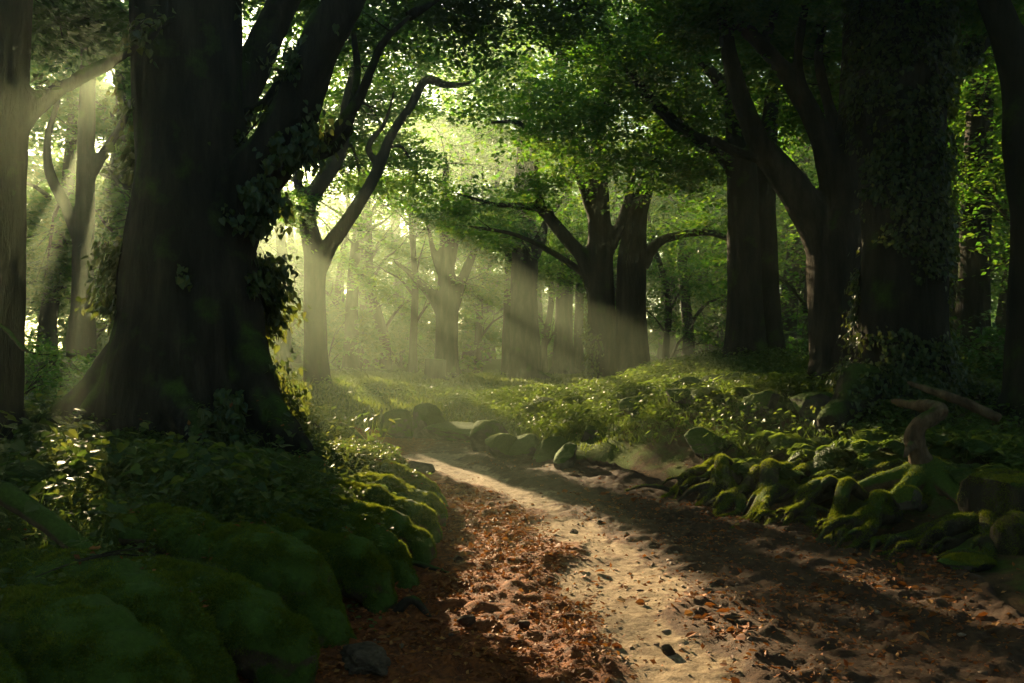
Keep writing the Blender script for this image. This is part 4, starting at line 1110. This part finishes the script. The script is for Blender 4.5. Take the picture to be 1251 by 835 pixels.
ivy(big_me, 5200, .085, lambda c, n: sstep(-3.25, -3.0, c[:, 0] + (c[:, 2] - 2.5) * .02) * sstep(4.3, 3.5, c[:, 2]) * sstep(.3, .9, c[:, 2]) * pa(c) * (n[:, 0] > .2), 'ivy with sunlit yellow leaves hanging down the right edge of the huge trunk', bo, 1.9)
ivy(big_me, 1500, .08, lambda c, n: sstep(-3.95, -4.15, c[:, 0]) * sstep(1.5, 2.2, c[:, 2]) * sstep(4.6, 3.6, c[:, 2]) * pa(c), 'ivy with backlit leaves along the left edge of the huge trunk', bo + [-1.6, 0, 1], 1.8)
ivy(big_me, 420, .08, lambda c, n: sstep(-3.9, -3.6, c[:, 0]) * (n[:, 1] < -.3) * pb(c) * sstep(6, 5, c[:, 2]), 'scattered ivy leaves on the dark front of the huge trunk', bo + [-.6, -.6, 1])
ivy(edge_me, 4200, .085, lambda c, n: pa(c) * (n[:, 1] < .6) * (n[:, 0] < .35), 'ivy covering the near-black trunk at the left edge', np.array([-4.9, 7.8, 1]))
ivy(giant_me, 15000, .062, lambda c, n: pc(c) * (n[:, 1] < .5) * sstep(.7, 1.2, c[:, 2]), 'dense small-leaved ivy coating the massive black trunk on the right bank', np.array([5, 10.3, 1]))
ivy(twin_me[:1], 900, .07, lambda c, n: (n[:, 0] < -.2) * sstep(3.4, 2.4, c[:, 2]) * pa(c), 'sparse ivy on the left edge of the twin-stemmed tree', np.array([2, 19.2, .6]))

# ------------------------------------------------------------------ plants of the forest floor
def scatter(n, x0, x1, y0, y1, dens):
    x = rng.uniform(x0, x1, n); y = rng.uniform(y0, y1, n)
    k = rng.random(n) < dens(x, y)
    return x[k], y[k]

def rosettes(m, x, y, h, size, per, shape=OVATE, lift=.5):
    n = len(x)
    if n == 0: return
    z = height(x, y)
    a = rng.random((n, per)) * 2 * math.pi
    hh = h * (.35 + .9 * rng.random((n, per)))
    rr = hh * (.3 + .6 * rng.random((n, per)))
    pos = np.stack([x[:, None] + np.cos(a) * rr, y[:, None] + np.sin(a) * rr, z[:, None] + hh], -1)
    axs = np.stack([np.cos(a), np.sin(a), -.25 + .5 * rng.normal(size=a.shape) * .6], -1)
    nn = np.stack([np.cos(a) * .3, np.sin(a) * .3, np.ones_like(a)], -1) + rng.normal(size=pos.shape) * .35
    s = size * (.5 + .8 * rng.random((n, per)))
    leaves(m, pos.reshape(-1, 3), axs.reshape(-1, 3), nn.reshape(-1, 3), s.ravel(), shape)
    # petioles
    b = np.stack([x, y, z - .01], -1)[:, None].repeat(per, 1).reshape(-1, 3)
    e = pos.reshape(-1, 3); w_ = unit(np.cross(e - b, [0, 1, .3])) * .0035
    V = np.stack([b - w_, b + w_, e], 1).reshape(-1, 3)
    m.add(V, np.arange(len(b) * 3).reshape(-1, 3))

def leftd(x, y):
    d = path_d(x, y)
    ln = xl_arr(y)
    return d, x < ln
def xl_arr(y): return np.interp(y, PATHC[:, 1], PATHC[:, 0])

loose_leaves()

def dens_left(x, y):
    d, l = leftd(x, y)
    cl = sstep(-.35, .25, fbm(p3(x * 1.2, y * 1.2), 3, 301))
    near = np.where(y < 5.6, sstep(.9, 1.5, d), sstep(.3, .7, d))
    foot = sstep(1.5, 2.3, np.hypot(x + 3.5, (y - 9.0) * .8)) * sstep(.5, 1.0, np.hypot(x + 2.4, y - 8.4))
    return l * near * (.25 + .75 * cl) * (.06 + .94 * foot) * (1 - .9 * sstep(-2.3, -1.8, x) * sstep(5.8, 6.6, y) * sstep(10, 9.2, y))
m = M()
x, y = scatter(11000, -9, -.6, 3.2, 13, dens_left); rosettes(m, x, y, .16, .06, 8)
x, y = scatter(900, -4, -.9, 2.8, 6, lambda x, y: leftd(x, y)[1] * sstep(.25, .6, path_d(x, y)) * .35 * sstep(0, .3, fbm(p3(x * 2.2, y * 2.2), 2, 306))); rosettes(m, x, y, .2, .04, 7)
x, y = scatter(2000, -7, -.9, 4.2, 11, dens_left); rosettes(m, x, y, .30, .085, 7, HEART)
x, y = scatter(6500, -4, -.5, 5.5, 9.8, lambda x, y: leftd(x, y)[1] * sstep(.25, .6, leftd(x, y)[0]) * sstep(.5, 1.0, np.hypot(x + 2.4, y - 8.4))); rosettes(m, x, y, .055, .045, 7)
tag(link('herbs', m.mesh('herbs', (0, 0, 0), False), HERB), kind='stuff')

def dens_right(x, y):
    d = path_d(x, y); r = x > xl_arr(y)
    cl = sstep(-.3, .3, fbm(p3(x * .9, y * .9), 3, 303))
    rt = sstep(8.2, 9.2, y + .5 * (x - 3.2)) * np.where(x > 4.4, 1, 1)
    return r * sstep(.5, 1.2, d) * (.2 + .8 * cl) * np.where((y < 10) & (x < 4.6), rt * sstep(1.3, 2.0, d), 1)
m = M()
x, y = scatter(9000, 1.2, 9.5, 7.4, 15, dens_right); rosettes(m, x, y, .2, .075, 6)
x, y = scatter(11000, -1.2, 5.2, 13.2, 20, dens_right); rosettes(m, x, y, .2, .07, 7)
x, y = scatter(5000, -14, 14, 17, 34, lambda x, y: sstep(.4, 1.0, path_d(x, y)) * sstep(.1, .4, fbm(p3(x * .5, y * .5), 3, 305))); rosettes(m, x, y, .2, .11, 6)
tag(link('ground_cover', m.mesh('ground_cover', (0, 0, 0), False), FERN), kind='stuff')

# short grass and moss blades on the clearing and the banks
m = M()
def blades(n, x0, x1, y0, y1, h, dens, wid=1.0):
    x, y = scatter(n, x0, x1, y0, y1, dens)
    if len(x) == 0: return
    z = height(x, y) - .01
    ax = unit(np.stack([rng.normal(size=len(x)) * .45, rng.normal(size=len(x)) * .45, np.ones(len(x))], 1))
    leaves(m, np.stack([x, y, z], 1), ax, rand_unit(len(x)), h * (.4 + .9 * rng.random(len(x))), BLADE, wid)
blades(90000, -12, 12, 15, 34, .13, lambda x, y: sstep(.05, .5, path_d(x, y)), 2.2)
blades(90000, -5, -.5, 3, 10, .028, lambda x, y: leftd(x, y)[1] * sstep(.0, .2, path_d(x, y)), 2.0)
blades(30000, 1, 7, 9, 13, .035, lambda x, y: (x > xl_arr(y)) * sstep(.25, .8, path_d(x, y)) * sstep(-.1, .3, fbm(p3(x * 1.5, y * 1.5), 3, 309)), 2.0)
blades(40000, -2, 5, 11.5, 19, .06, lambda x, y: (x > xl_arr(y)) * sstep(.15, .8, path_d(x, y)), 2.0)
tag(link('grass', m.mesh('grass', (0, 0, 0), False), GRASS), kind='stuff')

# ferns: each plant a crown of arching fronds
def fern_parts(seed, nf=9):
    g = np.random.default_rng(seed)
    fm, sm = M(), M()
    for k in range(nf):
        a = k / nf * 2 * math.pi + g.normal() * .25
        l = .42 + .25 * g.random(); lift = .5 + .35 * g.random()
        t_ = np.linspace(0, 1, 22)
        r_ = l * (t_ - .12 * t_ ** 3); z_ = l * (lift * t_ * 1.25 - .85 * t_ ** 2.2)
        Q = np.stack([np.cos(a) * r_, np.sin(a) * r_, z_ + .01], 1)
        tube(sm, Q[::4], np.linspace(.004, .0015, len(Q[::4])), 4, .1)
        T = unit(np.gradient(Q, axis=0)); sd = unit(np.cross(T, [0, 0, 1.0]))
        for s in (1, -1):
            i = np.arange(3, 22)
            ln = .16 * np.sin(np.clip((t_[i] - .08) / .95, 0, 1) ** .75 * math.pi) ** .8 * (l / .5) + .015
            leaves(fm, Q[i], sd[i] * s + T[i] * .35 - np.array([0, 0, .15]), np.cross(T[i], sd[i]) * -1 + rng.normal(size=(len(i), 3)) * .15, ln, KITE, .75)
    return fm.mesh('fronds', (0, 0, 0), False), sm.mesh('stalks')
protos = [fern_parts(s) for s in (1, 2, 3)]
for fr, st in protos:
    fr.materials.append(FERN); st.materials.append(FERN)
FSP = [(952, 548, 9.4, 1.0, 'sunlit fern in the middle of the right bank'), (985, 556, 9.0, 1.1, 'large fern just left of the mossy foot of the dead stem'), (1015, 540, 9.2, 1.0, 'fern in front of the ivy-clad giant'), (1042, 556, 8.8, .9, 'small fern close to the foot of the dead stem'),
       (930, 560, 9.6, .8, 'small fern above the leftmost mossy roots'), (1000, 572, 8.6, .8, 'low fern right behind the humped mossy roots'), (1070, 540, 8.9, 1.0, 'dark fern under the pale broken branch'), (975, 530, 10.0, 1.0, 'fern behind the sunlit one on the right bank'),
       (1180, 530, 9.0, 1.2, 'dark fern right of the bent dead stem'), (1215, 520, 9.2, 1.2, 'dark fern at the right edge under the curving trunk'), (1160, 550, 8.6, 1.0, 'dark fern at the right side of the mossy foot'), (1235, 560, 8.2, 1.1, 'dark fern above the large mossy boulder at the right edge'), (1190, 570, 7.8, .9, 'dark low fern left of the large mossy boulder at the right edge'),
       (885, 520, 12, 1.0, 'fern beside the low mossy stone on the slope'), (800, 505, 14.5, 1.1, 'fern on top of the fern bank at its right end'), (745, 500, 15.5, 1.1, 'fern below the foot of the twin-stemmed tree'), (690, 508, 15.5, 1.2, 'bright fern in the middle of the fern bank'), (655, 515, 15.2, 1.0, 'fern at the left end of the fern bank'), (720, 525, 14, 1.0, 'fern above the small dark upright stone'), (625, 518, 15.8, .9, 'small fern behind the upright block-shaped boulder'), (770, 520, 13.8, 1.0, 'fern above the flat mossy stones'),
       (20, 520, 6.2, .9, 'dark fern low at the left edge'), (90, 545, 6.6, .9, 'fern in front of the left root of the huge trunk'), (270, 560, 7.6, .8, 'dark fern between the roots of the huge trunk'), (320, 565, 7.8, .7, 'fern right at the front root of the huge trunk'), (60, 480, 8.4, 1.0, 'fern standing between the two trunks at the left edge')]
for i, (px, py, Y, s, lab) in enumerate(FSP):
    p = P(px, py, Y); z = gz(p[0], p[1])
    t = thing('fern', (p[0], p[1], z - .02), lab, 'fern', 'ferns on the banks')
    t.rotation_euler = (0, 0, rng.random() * 6.28); t.scale = (s, s, s * (.9 + .3 * rng.random()))
    fr, st = protos[i % 3]
    for nme, me in (('fronds', fr), ('stalk', st)):
        o = bpy.data.objects.new(nme, me); COL.objects.link(o); o.parent = t

# litter and pebbles on the path
def on_sheet(n, x0, x1, y0, y1, dens):
    x, y = scatter(n, x0, x1, y0, y1, lambda x, y: dens(x, y) * (path_d(x, y) < .05))
    return np.stack([x, y, path_z(x, y)], 1) if len(x) else np.zeros((0, 3))
m = M()
q = np.vstack([on_sheet(34000, -2, 4, 3, 9, lambda x, y: (.3 + .7 * sstep(-.1, .3, fbm(p3(x * 2, y * 2), 3, 320))) * (1 - .8 * sandness(x, y))),
               on_sheet(8000, -5, 3, 8, 18, lambda x, y: .6 * (1 - .7 * sandness(x, y)))])
qq = on_sheet(60000, -1.9, .9, 3.2, 9.8, lambda x, y: sstep(.15, -.25, x - np.interp(y, STRIP[:, 0], STRIP[:, 1]) + .25) * sstep(-.5, .3, fbm(p3(x * 1.6, y * 1.6), 3, 330)))
q = np.vstack([q, qq])
x, y = scatter(9000, -5, 6, 3, 16, lambda x, y: sstep(1.6, .2, path_d(x, y)) * (path_d(x, y) > 0) * .7)
q = np.vstack([q, np.stack([x, y, height(x, y) + .012], 1)])
leaves(m, q + [0, 0, .006], rand_unit(len(q)) * [1, 1, .3], np.array([0, 0, 1.0]) + rng.normal(size=q.shape) * .4, .034 * (.3 + 1.1 * rng.random(len(q)) ** 1.5), FLAKE)
qb = on_sheet(2600, -2, 4, 3, 9.5, lambda x, y: sstep(-.2, .3, fbm(p3(x * 1.8, y * 1.8), 3, 340)) * (1 - .8 * sandness(x, y)))
leaves(m, qb + [0, 0, .014], rand_unit(len(qb)) * [1, 1, .35], np.array([0, 0, 1.0]) + rng.normal(size=qb.shape) * .45, .06 * (.55 + .8 * rng.random(len(qb))), OVATE, 1.1)
tag(link('leaf_litter', m.mesh('leaf_litter', (0, 0, 0), False), LITTER), kind='stuff')
m = M()
q = np.vstack([on_sheet(2600, -1.6, 3.6, 3.2, 8, lambda x, y: .35 + .65 * sstep(.1, .4, fbm(p3(x * 1.4, y * 1.4), 3, 322))), on_sheet(1200, -3, 3, 7, 15, lambda x, y: .5 + 0 * x)])
IV, IF = ico(1)
sc = (.004 + .016 * rng.random(len(q)) ** 3)[:, None, None] * (1 + .35 * rng.normal(size=(len(q), 1, 3)))
V = q[:, None, :] + IV[None] * np.abs(sc) * [1, 1, .7] * (1 + .25 * rng.normal(size=(len(q), len(IV), 1)))
m.add(V.reshape(-1, 3), (IF[None] + (np.arange(len(q)) * len(IV))[:, None, None]).reshape(-1, 3))
PEB = leaf_mat('pebble', [(.05, .035, .022), (.12, .075, .045), (.22, .16, .11)], [(.1, .1, .1), (.1, .1, .1)], 0, .8, .3)
tag(link('pebbles', m.mesh('pebbles', (0, 0, 0), True), PEB), kind='stuff')

# ------------------------------------------------------------------ air, light, camera
def haze():
    x0, x1, y0, y1, z0, z1 = -230, 230, -220, 235, -4, 27
    V = [(x, y, z) for z in (z0, z1) for y in (y0, y1) for x in (x0, x1)]
    me = M().add(V, [(0, 2, 3, 1), (4, 5, 7, 6), (0, 1, 5, 4), (2, 6, 7, 3), (0, 4, 6, 2), (1, 3, 7, 5)]).mesh('haze', smooth=False)
    m, N, L = mat('haze')
    v = N.new('ShaderNodeVolumePrincipled')
    v.inputs['Color'].default_value = (.77, .95, .66, 1); v.inputs['Density'].default_value = HAZE_D; v.inputs['Anisotropy'].default_value = HAZE_G
    o = N.new('ShaderNodeOutputMaterial'); L.new(v.outputs[0], o.inputs['Volume'])
    tag(link('haze', me, m), kind='stuff')
HAZE_D, HAZE_G = .0040, .68
haze()

w = bpy.data.worlds.new('World'); scene.world = w; w.use_nodes = True
bg = w.node_tree.nodes['Background']
sk = w.node_tree.nodes.new('ShaderNodeTexSky'); sk.sky_type = 'NISHITA'; sk.sun_disc = False
sk.sun_elevation = math.radians(SUN_EL); sk.sun_rotation = math.radians(-SUN_AZ)
w.node_tree.links.new(sk.outputs[0], bg.inputs[0]); bg.inputs[1].default_value = .05

sl = bpy.data.lights.new('sun', 'SUN'); sl.energy = 5; sl.angle = math.radians(.5); sl.color = (1, .77, .44)
so = bpy.data.objects.new('sun', sl); COL.objects.link(so)
so.rotation_euler = Vector(S).to_track_quat('Z', 'Y').to_euler(); so.location = (-20, 40, 18)

cd = bpy.data.cameras.new('camera'); cam = bpy.data.objects.new('camera', cd); COL.objects.link(cam)
cam.location = (0, 0, EYE); cam.rotation_euler = (math.pi / 2, 0, 0)
cd.sensor_width = 36; cd.lens = 36 * F / W; cd.shift_y = (HZ - H / 2) / W; cd.clip_start = .05; cd.clip_end = 3000
scene.camera = cam

scene.render.engine = 'CYCLES'
c = scene.cycles
c.max_bounces = 5; c.diffuse_bounces = 3; c.glossy_bounces = 2; c.transmission_bounces = 4; c.volume_bounces = 0; c.transparent_max_bounces = 8
c.use_denoising = True; c.caustics_reflective = False; c.caustics_refractive = False
c.sample_clamp_indirect = 4
c.use_adaptive_sampling = True; c.adaptive_threshold = .02
vs = scene.view_settings
vs.view_transform = 'Standard'; vs.look = 'None'; vs.gamma = 1; vs.use_curve_mapping = False
vs.exposure = 2.75
